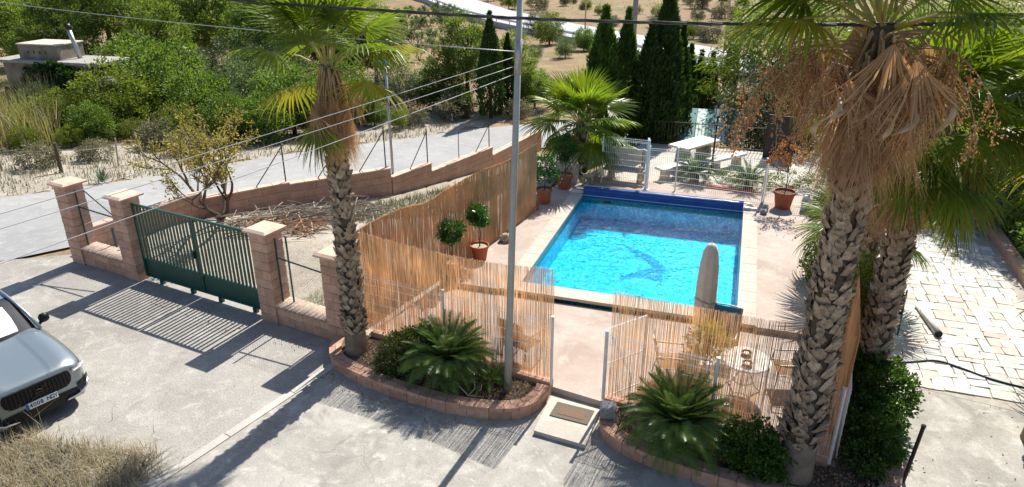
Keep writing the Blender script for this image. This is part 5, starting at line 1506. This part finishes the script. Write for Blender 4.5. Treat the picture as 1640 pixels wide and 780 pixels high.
def cyp(u, vb, vt, Y, wpx, label, seed, m='cypress', n=6500, lobes=7):
    x, y, z = gp3(u, vb, Y); top = AT(u, vt, Y)[2]; h = top - z
    dist = math.hypot(x, y); r = wpx / FPX * dist / 2 * 1.16
    c, t = cypress_mesh(seed, m, h, r, n, lobes)
    return tree('cypress_tree', (x, y, z), label, 'cypress', c, t, 'cypresses')
cyp(786, 195, 20, 37.5, 34, 'slim pointed cypress in front of the rounded pine', 1)
cyp(813, 195, 55, 39, 22, 'thin dark cypress just left of the grey pole', 2, n=4000)
cyp(960, 240, 12, 27.8, 52, 'left tall cypress behind the young palm', 3, 'cypressl', 9000)
cyp(994, 240, 14, 28.5, 42, 'second tall cypress, right of the first, left of the dark group', 4, 'cypressl', 8000)
cyp(1053, 240, -30, 28.8, 50, 'tallest dark cypress in the middle of the row', 5, n=14000, lobes=8)
cyp(1030, 240, 36, 28.2, 44, 'dark cypress pressed against the left of the tallest one', 15, n=9000)
cyp(1078, 235, 40, 30, 36, 'slender dark cypress at the right flank of the tallest one', 6, n=6000)
cyp(1094, 220, 72, 35, 26, 'short cypress right of the tall group', 7, n=4500)
cyp(1112, 205, 82, 37, 22, 'left of the two matching small cypresses above the banded canopy', 8, n=4500)
cyp(1130, 205, 85, 37.5, 22, 'right of the two matching small cypresses above the banded canopy', 9, n=4500)
cyp(1166, 150, 45, 50, 17, 'lone slim cypress standing before the highway at the pepper tree', 10, n=4000)
# ---- almond tree
def branchy(seed, h, spread, r0, leafm, nleaf, ll, lw):
    rd = random.Random(seed); b = MB(); tips = []
    def grow(p, d, L, r, lv):
        pts = [p]; q = p
        for k in range(3):
            d = (d + Vector((rd.uniform(-.3, .3), rd.uniform(-.3, .3), rd.uniform(-.08, .22)))).normalized(); q = q + d * L / 3; pts.append(q)
        b.tube(pts, r, 5, r2=r * .55)
        if lv == 0: tips.append((q, d, pts[1])); return
        for _ in range(3 if lv > 1 else 4):
            nd = (d + Vector((rd.uniform(-1, 1), rd.uniform(-1, 1), rd.uniform(-.25, .55))) * .85).normalized()
            grow(pts[rd.choice((2, 3))], nd, L * rd.uniform(.6, .82), r * .55, lv - 1)
    for k in range(4):
        a = k * PI / 2 + rd.uniform(-.4, .4)
        grow(Vector((0, 0, .05)), Vector((math.cos(a) * spread, math.sin(a) * spread, 1)).normalized(), h * .42, r0, 3)
    C, D = [], []
    for q, d, s in tips:
        for _ in range(nleaf): C.append(s.lerp(q, rd.uniform(0, 1.15)) + Vector((rd.gauss(0, .08), rd.gauss(0, .08), rd.gauss(0, .08)))); D.append(d + Vector((0, 0, -.4)))
    V = leaves(np.random.default_rng(seed), np.array(C), np.array(D), ll, lw, .9)
    return nparr('crown', V, quads(len(V)), leafm), b.mesh('branches', 'bark')
c, t = branchy(4, 3.6, 1.5, .07, 'almond', 22, .11, .045)
tree('almond_tree', (-14.35, 16.1, hz(-14.35, 16.1) - .05), 'sparse yellowing almond tree with bare branches behind the gate', 'tree', c, t)
# saplings in the red fields
c, t = branchy(9, 2.0, .6, .05, 'willow', 9, .16, .06)
rd = random.Random(12)
for (u, v) in ((648, 34), (664, 44), (684, 50), (706, 52), (676, 30), (694, 36), (716, 40), (735, 40), (652, 62), (668, 86), (690, 100), (672, 106), (640, 44), (630, 38), (704, 28), (724, 24), (694, 76), (655, 24)):
    x, y, z = G(u, v, -2.5); tree('field_sapling', (x, y, hz(x, y)), 'small thin almond sapling in the reddish field below the highway', 'sapling', c, t, 'field saplings', rd.uniform(0, 6), rd.uniform(.7, 1.2))
# bushes about the fields and the far hillside
fb = [(880, 75, 'green scrub bush on the bank below the highway, left of the cypresses', MIDB, .9), (865, 55, 'grey-green scrub bush tight under the highway rail', OLI, .8), (935, 85, 'dark scrub bush against the left cypress', MID, .6), (905, 100, 'pale green scrub bush in the reddish gully', WIL, .55),
      (1125, 12, 'left pine of the far clump across the highway', PINE[0], .55), (1155, 14, 'darkest and tallest pine of the far clump across the highway', PINE[3], .7), (1188, 18, 'small right pine of the far clump across the highway', PINE[2], .38), (1075, 4, 'lone dark bush on the far hillside above the cable', MID, .8), (815, 12, 'scrub bush on the verge above the highway beside the grey pole', MIDB, .9), (860, 2, 'low scrub bush on the tan hillside at the top centre', OLI, .8), (905, 8, 'tiny scrub bush on the tan hillside left of the cypress tops', OLI, .6), (1110, 62, 'long green scrub beyond the highway above the small cypresses', MIDB, .6), (1205, 70, 'green scrub beside the highway behind the lone cypress', MID, .8), (1140, 66, 'brown-grey scrub across the highway left of the lone cypress', SCR, 2.0), (790, 0, 'scrub bush on the far verge at the upper bend of the highway', WIL, .8)]
for u, v, lb, kd, s in fb:
    x, y, z = G(u, v, -2.7); tree('scrub_bush' if kd not in PINE else 'far_pine_tree', (x, y, hz(x, y) - .1), lb, 'bush' if kd not in PINE else 'tree', kd[0], kd[1], 'far bushes', rd.uniform(0, 6), s)
for k in range(46):
    x, y = rd.uniform(-50, 40), rd.uniform(56, 135)
    if min((x - a) ** 2 + (y - b_) ** 2 for a, b_ in hc) < 60: continue
    kd = rd.choice((SCR, SCR, OLI, MIDB)); s_ = rd.uniform(1.2, 2.2) if kd is SCR else rd.uniform(.3, .6)
    tree('hillside_scrub', (x, y, hz(x, y) - .1), 'low scrub tuft scattered over the distant dry fields and hillside', 'scrub', kd[0], kd[1], 'hillside scrub', rd.uniform(0, 6), s_)
# far utility poles
def upole(u, vb, Y, h, r, label):
    x, y, z = gp3(u, vb, Y); t = thing('utility_pole', (x, y, z), label, 'pole', 'far poles')
    MB().tube([(0, 0, 0), (0, 0, h)], r, 8, r2=r * .7).build('shaft', 'shedslab' if r > .12 else 'wood', t)
    MB().box((0, 0, h - .3), (1.2, .08, .08)).build('crossarm', 'galv', t)
upole(1008, 160, 40, 9.5, .17, 'concrete utility pole rising between the tall cypresses')
upole(938, 20, 85, 9, .1, 'thin distant wooden pole beyond the highway above the left cypress')
upole(1162, 62, 75, 9, .1, 'thin distant wooden pole beside the lone cypress')
wire('power_line', AT(940, -5, 85), AT(1700, 75, 30), 1.2, .02, 'far thin power line sagging from the cypress tops to the right')
# guard rail of the highway
gr = thing('guard_rail', (hc[0][0], hc[0][1], 0), 'long grey guard rail along the near edge of the highway', 'guard rail')
ge = offs(hc, -3.9); b = MB(); oz = Vector((hc[0][0], hc[0][1], 0))
b.tube([Vector((x, y, hz(x, y) + 1.02)) - oz for x, y in ge], .13, 4); b.build('rail_beam', 'galv', gr)
pm_ = MB().box((0, 0, .45), (.1, .1, 1.0)).mesh('rail_post', 'galv')
for x, y in ge: ob('rail_post', pm_, gr, (x - oz.x, y - oz.y, hz(x, y)))
# ---- outbuilding with flue and ivy
bx_, by_ = -33.6, 28.6; bz = hz(bx_, by_)
sh = thing('outbuilding', (bx_, by_, bz), 'small flat-roofed masonry outbuilding with metal flue, overgrown by ivy', 'building', None, R(4))
w = MB(); w.box((-.2, -.3, 1.5), (5.2, 1.9, 3.2)); w.build('wall', 'shed', sh)
MB().cbox((0, -.3, 3.2), (6.6, 2.3, .14), .02).build('roof_slab', 'shedslab', sh)
hb = MB().box((-.75, -.1, 3.63), (2.4, 1.7, .70)).build('hood', 'shed', sh)
MB().cbox((-.75, -.1, 4.01), (2.5, 1.8, .06), .02).build('hood_cap', 'stonewhite', hb)
for k in range(4): MB().box((-1.35 + k * .36, -.957, 3.62), (.07, .02, .13)).build('vent_slot', 'black', hb)
fl = MB().tube([(.95, -.1, 3.2), (.62, -.1, 4.75)], .11, 10).build('flue', 'galv', sh, True)
MB().tube([(.63, -.1, 4.7), (.58, -.1, 4.95)], .16, 10).build('flue_cap', 'black', fl, True)
MB().box((-2.2, -1.63, 1.4), (.9, .06, 1.1)).build('window', 'black', sh)
shrub((bx_ + .5, by_ - 1.45, bz), 'thick dark ivy covering the front of the outbuilding', [(0, 0, 2.4, 1.8, .45, .95), (-1.2, 0, 1.4, 1.4, .5, 1.3), (1.4, 0, 1.6, 1.0, .45, 1.2)], 'ivy', 420, 26, .22, .15, .12, 61, 'ivy', cat='ivy')
rock('masonry_rubble', (*AT(175, 132, 27)[:2], AT(175, 132, 27)[2] - .2), (.6, .4, .3), 'pale masonry rubble at the right foot of the outbuilding', 9, 'shed')
# pale dead brush hanging beside the ivy
x, y, z = gp3(65, 160, 26)
V = blades(np.random.default_rng(3), np.stack([RNG.uniform(-.7, .7, 500) + x, RNG.uniform(-.4, .4, 500) + y, np.full(500, z)], 1), 2.4, .03, .3)
tag(ob('dead_brush', nparr('dead_brush', V, quads(len(V)), 'greyscrub')), 'pale grey dead brush left of the ivy on the outbuilding', 'brush')
# cane grass on the left verge
q = scatter(RNG, [(-36, 22.5), (-29.0, 20.2), (-28.0, 22.5), (-31, 25.5), (-38, 28)], 2600)
V = blades(RNG, onland(q), 1.9, .05, .3); struct(tag(ob('cane_grass', nparr('cane_grass', V, quads(len(V)), 'cane')), 'tall straw and green cane grass at the left edge beyond the lane', 'grass'), 'stuff')
# ---- low verge plants beyond the lane
rd = random.Random(21)
for k, (u, v, kd, s, lb) in enumerate(((60, 268, SCR, .9, 'grey scrub plant on the verge behind the leftmost pillar'), (115, 235, MIDB, .28, 'green weed on the verge below the ivy'), (160, 255, SCR, .8, 'grey scrub plant by the wire fence above the leftmost pillar'), (215, 225, MIDB, .3, 'green weed beside the leaning stakes on the verge'), (45, 240, MIDB, .3, 'yellow-green weed at the far left of the verge'), (255, 235, SCR, 1.1, 'dry scrub plant left of the almond tree'), (640, 205, MIDB, .3, 'bright green weed beside the solar lamp pole'), (600, 200, MID, .35, 'dark weed under the red rope beyond the lane'), (670, 200, SCR, .8, 'dry scrub by the right end of the red rope'), (830, 190, SCR, 1.0, 'dry scrub beyond the lane behind the grey pole'), (300, 245, SCR, 1.0, 'dry scrub behind the almond branches'), (400, 225, MID, .4, 'dark bush at the lane edge left of the left palm'))):
    d = ray(u, v); t = 5.0
    while CAMH + d[2] * t > hz(d[0] * t, d[1] * t): t += .05
    x, y = d[0] * t, d[1] * t
    tree('verge_plant', (x, y, hz(x, y) - .05), lb, 'plant', kd[0], kd[1], 'verge plants', rd.uniform(0, 6), s)
ag = thing('agave', (*AT(160, 275, 18.2)[:2], hz(-23, 18)), 'grey-green agave on the far verge right of the leftmost pillar', 'agave')
for k in range(22):
    a = k * 2.4; el = R(75 - 60 * k / 22); L = .55
    d = Vector((math.cos(a) * math.cos(el), math.sin(a) * math.cos(el), math.sin(el))); s_ = Vector((-math.sin(a), math.cos(a), 0)) * .035
    MB().add([-s_ * .6, s_ * .6, d * L * .5 + s_, d * L * .5 - s_, d * L], [(0, 1, 2, 3), (3, 2, 4)]).build('leaf', 'agave', ag)
# wooden posts and slack wire of the field fence
fpts = [(0, 262, 18.2), (95, 262, 18.9), (187, 255, 20.6), (232, 250, 21.6)]
def lbp(i): return ('weathered post of the slack wire fence at the left edge', 'stout weathered post of the slack wire fence behind the leftmost pillar', 'leaning thin stake left of the almond tree', 'pale leaning stake beside the almond tree')[i]
tops = []
for i, (u, v, Y) in enumerate(fpts):
    x, y, z = gp3(u, v, Y); h = 1.1
    t = thing('field_post', (x, y, z), lbp(i), 'post', 'field fence posts')
    ln = (0, .02, .16, -.28)[i]
    MB().tube([(0, 0, -.1), (ln, 0, h)], (.045, .07, .03, .03)[i], 7).build('shaft', 'deadwood' if i != 1 else 'bark', t)
    tops.append((x, y, z + .85))
b = MB()
for a, c in zip(tops, tops[1:]): b.tube(sag(a, c, .12, 10), .012, 4)
a = Vector(tops[0]); b.tube(sag(a + (a - Vector(tops[1])) * 1.5, a, .15, 8), .012, 4)
tag(b.build('slack_wire', 'deadwood'), 'slack pale wire strung between the weathered posts of the verge', 'wire')
# red rope between two posts
rp_ = [AT(582, 205, 33.8), AT(635, 208, 34.0), AT(655, 210, 34.2), AT(724, 186, 36.0)]
for k, (a, c, lb) in enumerate(((rp_[0], rp_[1], 'left sagging red rope beyond the lane, right of the left palm'), (rp_[2], rp_[3], 'right sagging red rope beyond the lane beside the dark bush'))):
    tag(MB().tube(sag(a, c, .25, 10), .045, 6).build('barrier_rope', 'red', None, True), lb, 'rope', 'red ropes')
x, y, z = rp_[3]
pw = thing('rope_post', (x, y, hz(x, y)), 'thin white post holding the right end of the red rope', 'post'); MB().tube([(0, 0, 0), (0, 0, z - hz(x, y) + .15)], .05, 8).build('shaft', 'white', pw)
# ---- heap of cut palm stalks behind the low wall
def sticks(rng, poly, n, L, r, z, m, name):
    q = scatter(rng, poly, n); V, F = [], []
    b = MB(); rd_ = random.Random(4)
    for x, y in q:
        a = rd_.gauss(.35, .8); l = L * rd_.uniform(.4, 1.2); el = rd_.gauss(0.03, .14); zz = hz(x, y) + abs(rd_.gauss(0, z)) + .02
        d = Vector((math.cos(a) * math.cos(el), math.sin(a) * math.cos(el), math.sin(el))) * l / 2
        c = Vector((x, y, zz)); b.tube([c - d, c + Vector((0, 0, rd_.uniform(0, .06))), c + d], [r, r * .8, r * .4], 4)
    return b.mesh(name, m)
bp_ = thing('branch_heap', (0, 0, 0), 'heap of dry palm stalks and branches against the stepped wall', 'branch heap')
o = ob('pale_branches', sticks(RNG, [(-14.0, 15.4), (-13.1, 17.4), (-10.8, 19.4), (-9.9, 18.3), (-12.6, 15.6)], 190, 1.2, .018, .16, 'deadwood', 'branches'), bp_); o['kind'] = 'stuff'
o = ob('brown_stalks', sticks(RNG, [(-13.2, 14.8), (-12.6, 16.6), (-10.9, 16.9), (-11.2, 15.2)], 80, 1.0, .024, .13, 'deadred', 'stalks'), bp_); o['kind'] = 'stuff'
q = scatter(RNG, [(-14.0, 15.8), (-13.0, 17.8), (-10.6, 20.2), (-8.4, 26.5), (-6.8, 24), (-8.2, 19.6), (-10.2, 17.6), (-12.4, 15.9)], 6500)
V = blades(RNG, onland(q, -.06), .26, .03, .8); struct(tag(ob('dry_weeds', nparr('dry_weeds', V, quads(len(V)), 'greyscrub')), 'grey dead weeds covering the strip below the stepped wall', 'weeds'), 'stuff')
q = scatter(RNG, [(-14.6, 13.2), (-12.5, 14.6), (-8.0, 16.5), (-6.9, 12.2), (-9, 11.9)], 3000)
V = blades(RNG, onland(q, -.06), .10, .012, .8); struct(tag(ob('dry_turf', nparr('dry_turf', V, quads(len(V)), 'straw')), 'thin dry turf on the bare plot behind the gate wall', 'grass'), 'stuff')
q = scatter(RNG, [(-9.0, 12.1), (-8.9, 13.4), (-8.0, 12.7), (-7.1, 12.0), (-7.6, 11.7)], 1500)
V = blades(RNG, onland(q, -.06), .13, .012, .7); struct(tag(ob('green_grass', nparr('green_grass', V, quads(len(V)), 'greengrass')), 'patch of green grass behind the wire panel left of the left palm', 'grass'), 'stuff')
# verge and field grass
q = scatter(RNG, [(-30, 14), (-22.3, 15.5), (-20.3, 19.9), (-18.3, 26.2), (-14.2, 34.2), (-15.5, 35.5), (-20.5, 28), (-24, 22), (-31, 19)], 6500)
V = blades(RNG, onland(q[::2], -.05), .30, .035, .7); struct(tag(ob('verge_grass', nparr('verge_grass', V, quads(len(V)), 'greyscrub')), 'dry grass along the far verge of the lane', 'grass'), 'stuff')
q = scatter(RNG, [(-60, 60), (-8, 47), (30, 60), (60, 120), (-20, 150), (-90, 120)], 15000)
keep = np.array([min((x - a) ** 2 + (y - b_) ** 2 for a, b_ in hc[::1]) > 22 for x, y in q[:9000]])
q = q[:9000][keep]
nz = np.array([math.sin(x * .21 + 1.3 * math.sin(y * .13)) + math.sin(y * .17 + x * .05) for x, y in q]); q = q[nz > .25]
V = blades(RNG, onland(q[::2], -.05), .55, .18, .8); struct(tag(ob('field_grass', nparr('field_grass', V, quads(len(V)), 'straw')), 'tufts of dry grass across the far fields and hillside', 'grass'), 'stuff')
# foreground dry grass at the lower left
q = scatter(RNG, [(-13.5, 5.6), (-11.4, 6.75), (-10.6, 6.55), (-9.3, 6.72), (-8.3, 6.95), (-7.75, 6.55), (-7.9, 5.6), (-9, 3.8), (-13.5, 3)], 7500)
q = np.concatenate([q, q[:2500] + RNG.normal(0, .22, (2500, 2))]); q = q[~((q[:, 0] > -7.72) | ((q[:, 0] < -10.4) & (q[:, 1] > 6.7)))]
V = blades(RNG, np.concatenate([q, np.zeros((len(q), 1))], 1), .27, .012, 1.1); struct(tag(ob('foreground_grass', nparr('foreground_grass', V, quads(len(V)), 'straw')), 'dense dry straw grass in front of the parked car', 'grass'), 'stuff')
q2 = scatter(RNG, [(-12, 5.8), (-10.9, 6.7), (-9.3, 6.75), (-8.2, 6.9), (-7.9, 6.3), (-9, 5.2)], 420)
V = blades(RNG, np.concatenate([q2, np.zeros((len(q2), 1))], 1), .55, .008, .5); struct(tag(ob('seed_stalks', nparr('seed_stalks', V, quads(len(V)), 'straw')), 'tall thin seed stalks standing above the foreground grass', 'grass'), 'stuff')
q3 = scatter(RNG, [(-12, 5.5), (-10.9, 6.5), (-9.3, 6.65), (-8.2, 6.8), (-7.9, 6.3), (-9, 5.0)], 1600)
V = blades(RNG, np.concatenate([q3, np.zeros((len(q3), 1))], 1), .22, .02, .9); struct(tag(ob('grey_weeds', nparr('grey_weeds', V, quads(len(V)), 'greyscrub')), 'grey-green weeds mixed into the foreground dry grass', 'weeds'), 'stuff')
# scattered pebbles and dry leaves in the planters and by the pool
def litter(name, poly, n, z, s, m, label):
    q = scatter(RNG, poly, n); C = np.concatenate([q, np.full((n, 1), z)], 1)
    V = leaves(RNG, C, np.stack([np.cos(q[:, 0] * 99), np.sin(q[:, 0] * 99), np.full(n, .25)], 1), s, s * .6, .35)
    struct(tag(ob(name, nparr(name, V, quads(len(V)), m)), label, 'litter'), 'stuff')
litter('leaf_litter', [(-6.7, 10.4), (-5.8, 9.8), (-4.4, 9.6), (-3.3, 9.65), (-2.95, 9.9), (-2.9, 10.3), (-6.4, 10.8)], 1500, .225, .05, 'frondd', 'dry leaves scattered on the soil of the left planter')
litter('leaf_litter', [(-1.3, 9.5), (-.6, 9.3), (1.6, 9.0), (2.6, 9.3), (2.7, 10.6), (2.2, 10.4), (1.9, 9.6), (-1.3, 10.0)], 1500, .225, .05, 'frondd', 'dry leaves scattered on the soil of the right planter')
litter('kerb_leaves', [(-7.0, 9.6), (-5.8, 9.15), (-4.4, 8.95), (-3.2, 9.0), (-3.3, 9.3), (-4.4, 9.27), (-5.8, 9.48), (-6.8, 9.8)], 220, .010, .045, 'frondd', 'dry leaf bits gathered along the foot of the left planter')
litter('gate_litter', [(-12.8, 11.5), (-9.2, 10.9), (-7.6, 10.6), (-7.5, 10.2), (-9.3, 10.4), (-12.9, 11.1)], 240, .010, .04, 'deadwood', 'dry leaf bits blown along the foot of the gate and low wall')
litter('court_litter', [(2.9, 8.6), (6.5, 9.0), (6.5, 12.4), (3.3, 12.6)], 60, .012, .05, 'frondd', 'scattered dry leaf bits on the concrete beside the right planter')
litter('fallen_leaves', [(.95, 19.0), (2.1, 18.6), (2.3, 20.6), (1.0, 20.2)], 60, .246, .07, 'deadwood', 'few fallen leaves on the terrace near the withered potted tree')

# ================================================================== PARKED CAR
def car_paint():
    m, nt, bs, geo = newmat('silver_car_paint'); setp(bs, .32, .5, .55, 1.0)
    bs.inputs['Base Color'].default_value = (.25, .295, .315, 1); return m
MT['paint'] = car_paint()
MT['gloss'] = mat('gloss_black', (.008, .008, .009), (.010, .010, .011), 5, .4, spec=.25)
MT['glass'] = mat('dark_glass', (.012, .016, .02), (.012, .016, .02), 5, .04, spec=.8, coat=.5)
MT['shade'] = mat('white_sunshade', (.68, .72, .74), (.58, .63, .66), 3, .5)
MT['chrome'] = mat('chrome_trim', (.72, .72, .72), (.66, .66, .66), 5, .2, metal=1.0)
MT['lens'] = mat('headlight_lens', (.52, .56, .60), (.22, .25, .28), 24, .08, spec=.8, coat=1)
MT['plate'] = mat('plate_white', (.74, .75, .76), (.70, .71, .72), 5, .4)
MT['plateb'] = mat('plate_blue', (.02, .10, .42), (.02, .09, .38), 5, .4)
MT['ink'] = mat('plate_ink', (.03, .03, .04), (.03, .03, .04), 5, .5)
CA = R(-17.5)
px_, py_, _ = G(68, 640, .56)
f = Vector((math.cos(CA), math.sin(CA)))
car = thing('parked_car', (-10.60, 6.95, 0), 'silver-grey SUV with black grille and white windscreen shade at the left edge', 'car', None, CA, .94)
# body shell lofted from cross-sections: (s back from nose, half width, z top, z shoulder, z bottom)
ST = [(0.0, .70, .90, .84, .24), (.05, .78, .93, .86, .22), (.14, .85, .965, .88, .21), (.30, .90, .99, .91, .21), (.60, .935, 1.025, .94, .22), (1.0, .95, 1.06, .97, .24), (1.72, .955, 1.115, 1.0, .25), (2.2, .955, 1.10, 1.02, .25), (3.0, .955, 1.12, 1.04, .25), (3.9, .95, 1.13, 1.06, .26), (4.4, .92, 1.12, 1.05, .30), (4.62, .86, 1.08, 1.0, .36), (4.70, .80, .98, .9, .42)]
def ring(st):
    s, w, zt, zs, zb = st; m = (zs + zb) / 2
    hump = .022 if .1 < s < 1.6 else 0
    h = [(0, zt + .012), (.40 * w, zt + .008), (.60 * w, zt + .004 + hump), (.76 * w, zt - .012 + hump * .5), (.93 * w, zs), (.995 * w, zs - .12), (1.0 * w, m), (.985 * w, zb + .12), (.93 * w, zb)]
    return [(-s, -y, z) for y, z in h[::-1]] + [(-s, y, z) for y, z in h[1:]]
vs, fs = [], []
for st in ST: vs += ring(st)
k = 17
for i in range(len(ST) - 1):
    for j in range(k - 1): fs.append((i * k + j, i * k + j + 1, (i + 1) * k + j + 1, (i + 1) * k + j))
fs.append(tuple(range(k))[::-1]); fs.append(tuple(range((len(ST) - 1) * k, len(ST) * k)))
body = MB().add(vs, fs).build('body', 'paint', car, True)
sm = body.modifiers.new('round', 'SUBSURF'); sm.levels = 2; sm.render_levels = 2
MB().box((-2.35, 0, .30), (4.3, 1.6, .22)).build('underbody', 'rubber', car)
# greenhouse
def shell(rows, name, m, par, sm_=True):
    V, F = [], []; w = len(rows[0])
    for r_ in rows: V += r_
    for i in range(len(rows) - 1):
        for j in range(w - 1): F.append((i * w + j, i * w + j + 1, (i + 1) * w + j + 1, (i + 1) * w + j))
    return MB().add(V, F).build(name, m, par, sm_)
def arc(s, w, z, bow, drop, n=9):
    return [(-s + bow * (1 - (2 * j / (n - 1) - 1) ** 2), w * (2 * j / (n - 1) - 1), z - drop * (2 * j / (n - 1) - 1) ** 2) for j in range(n)]
shell([arc(1.66, .80, 1.09, .14, .06), arc(1.96, .745, 1.32, .12, .05), arc(2.27, .67, 1.555, .10, .04), arc(2.40, .64, 1.615, .08, .04)], 'windscreen', 'glass', car)
shell([arc(1.75, .66, 1.145, .14, .05), arc(1.97, .625, 1.318, .12, .045), arc(2.22, .565, 1.512, .10, .04)], 'sunshade', 'shade', car).location = (.012, 0, .022)
shell([arc(2.38, .645, 1.618, .08, .04), arc(2.7, .65, 1.66, 0, .04), arc(3.3, .645, 1.655, 0, .04), arc(4.0, .62, 1.60, 0, .05), arc(4.25, .58, 1.54, -.05, .05)], 'roof', 'paint', car)
shell([arc(4.25, .58, 1.54, -.05, .05), arc(4.62, .78, 1.08, -.05, .03)], 'rear_window', 'glass', car)
for s_ in (-1, 1):
    MB().add([(-1.72, s_ * .80, 1.05), (-2.38, s_ * .645, 1.59), (-3.1, s_ * .655, 1.61), (-4.2, s_ * .60, 1.5), (-4.5, s_ * .8, 1.08), (-3.0, s_ * .86, 1.06)], [(0, 1, 2, 5), (5, 2, 3, 4)]).build('side_window', 'glass', car)
    MB().tube([(-1.58, s_ * .82, 1.07), (-1.93, s_ * .765, 1.31), (-2.40, s_ * .655, 1.61), (-3.2, s_ * .66, 1.64), (-4.2, s_ * .60, 1.53)], .035, 6).build('roof_pillar', 'paint', car, True)
    mr = MB().lathe([(.0, -.13), (.07, -.11), (.10, -.02), (.095, .08), (.05, .125), (0, .13)], 12)
    o = mr.build('mirror', 'gloss', car, True, loc=(-1.93, s_ * 1.03, 1.10)); o.scale = (.75, 1.0, .75); o.rotation_euler = (R(90), 0, 0)
    MB().tube([(-1.88, s_ * .90, 1.02), (-1.92, s_ * 1.0, 1.06)], .03, 6).build('mirror_arm', 'gloss', car)
    # headlight wrapped round the corner
    hl = [(.012, .58, .86), (.012, .58, .78), (-.02, .70, .875), (-.03, .72, .765), (-.10, .80, .895), (-.11, .82, .775), (-.24, .862, .92), (-.25, .885, .80), (-.40, .89, .935), (-.38, .91, .87)]
    MB().add([(x + .02, s_ * (y + .02), z) for x, y, z in hl], [(i, i + 1, i + 3, i + 2) for i in range(0, 8, 2)]).build('headlight', 'lens', car)
    MB().tube([(.045, s_ * .62, .815), (.0, s_ * .75, .825), (-.1, s_ * .86, .845)], .014, 5).build('daytime_light', 'plate', car)
    MB().add([(.03, s_ * .64, .50), (.02, s_ * .66, .36), (-.07, s_ * .83, .60), (-.06, s_ * .83, .40), (-.17, s_ * .895, .58), (-.16, s_ * .89, .44)], [(0, 1, 3, 2), (2, 3, 5, 4)]).build('side_intake', 'gloss', car)
    MB().tube([(.05, s_ * .40, .30), (.04, s_ * .62, .31), (-.03, s_ * .78, .37), (-.12, s_ * .88, .50)], .022, 6).build('bumper_trim', 'chrome', car, True)
    for xw in (-.92, -3.78):
        wh = MB().lathe([(.20, -.11), (.34, -.11), (.365, -.08), (.365, .08), (.34, .11), (.20, .11)], 24)
        o = wh.build('wheel', 'rubber', car, True, loc=(xw, s_ * .84, .365)); o.rotation_euler = (R(90), 0, 0)
        rim = MB().lathe([(.0, -.02), (.06, .0), (.215, .02), (.235, .11 if s_ < 0 else .02)], 20)
        for q_ in range(5): rim.box((.12 * math.cos(q_ * 1.2566), .12 * math.sin(q_ * 1.2566), .05), (.2, .04, .06), q_ * 1.2566)
        o2 = rim.build('rim', 'galv', o)
        ar = MB(); n = 14; V, F = [], []
        for i in range(n + 1):
            a = PI * i / n; V += [(xw + .44 * math.cos(a), s_ * .962, .30 + .44 * math.sin(a)), (xw + .38 * math.cos(a), s_ * .965, .32 + .38 * math.sin(a))]
        MB().add(V, [(2 * i, 2 * i + 1, 2 * i + 3, 2 * i + 2) for i in range(n)]).build('wheel_arch', 'rubber', car)
# grille
gpts = [(-.56, .78), (-.50, .60), (.50, .60), (.56, .78), (.53, .815), (-.53, .815)]
gxf = lambda y: .055 - .16 * abs(y) ** 2.6
V = []
ny_ = 13
rows = []
for z, hw in ((.56, .46), (.62, .545), (.72, .575), (.80, .56), (.845, .53)):
    rows.append([(gxf(hw * (2 * j / (ny_ - 1) - 1)) - .03 * (z - .56) / .28, hw * (2 * j / (ny_ - 1) - 1), z) for j in range(ny_)])
gr_ = shell(rows, 'grille', 'gloss', car)
for j in range(17):
    y = -.5 + j * .0625
    MB().box((gxf(y) + .004, y, .70), (.012, .010, .24)).build('grille_slat', 'black', gr_)
em = MB().tube([(gxf(0) + .018, .055 * math.cos(a), .71 + .055 * math.sin(a)) for a in np.linspace(0, 2 * PI, 17)], .010, 6)
em.tube([(gxf(0) + .015, -.15, .60), (gxf(0) + .015, .13, .82)], .009, 5); em.box((gxf(0) + .02, 0, .71), (.012, .12, .028))
em.build('emblem', 'rust', gr_)
rows = []
for z, hw in ((.25, .60), (.34, .66), (.44, .62)):
    rows.append([(gxf(hw * (2 * j / (ny_ - 1) - 1)) - .012, hw * (2 * j / (ny_ - 1) - 1), z) for j in range(ny_)])
shell(rows, 'lower_intake', 'gloss', car)
pl = ob('number_plate', MB().cbox((0, 0, 0), (.52, .115, .012), .003).mesh('plate', 'plate'), car, (.085, 0, .525), (R(78), 0, R(90)))
MB().box((-.238, 0, .007), (.042, .109, .003)).build('country_band', 'plateb', pl)
def text_mesh(txt, size, m, w=None):
    cu = bpy.data.curves.new('txt', 'FONT'); cu.body = txt; cu.size = size; cu.align_x = 'CENTER'; cu.align_y = 'CENTER'; cu.extrude = .0008; cu.offset = .0012; cu.space_character = 1.08
    o = bpy.data.objects.new('txt', cu); COL.objects.link(o)
    bpy.context.view_layer.update()
    dg_ = bpy.context.evaluated_depsgraph_get(); me = bpy.data.meshes.new_from_object(o.evaluated_get(dg_)); bpy.data.objects.remove(o); me.materials.clear(); me.materials.append(MT[m]); return me
for k_, ch_ in enumerate('4008 NGY'):
    if ch_ != ' ': ob('plate_character', text_mesh(ch_, .100, 'ink'), pl, (.024 + (k_ - 3.5) * .0585, -.002, .0085))
# wire fence and concrete stub in the very foreground
ff = thing('wire_fence', (0, 0, 0), 'low galvanised chain-link fence with stub post at the bottom left', 'wire fence')
m_ = MB(); a_, b_ = Vector((-6.22, 5.62)), Vector((-11.5, 3.75)); link_mesh(m_, a_, b_, .05, .98, .075, .0018); m_.build('wire_mesh', 'galv', ff)
MB().tube([(-6.22, 5.62, -.05), (-6.22, 5.62, 1.04)], .04, 8).build('post', 'kerbpale', ff)
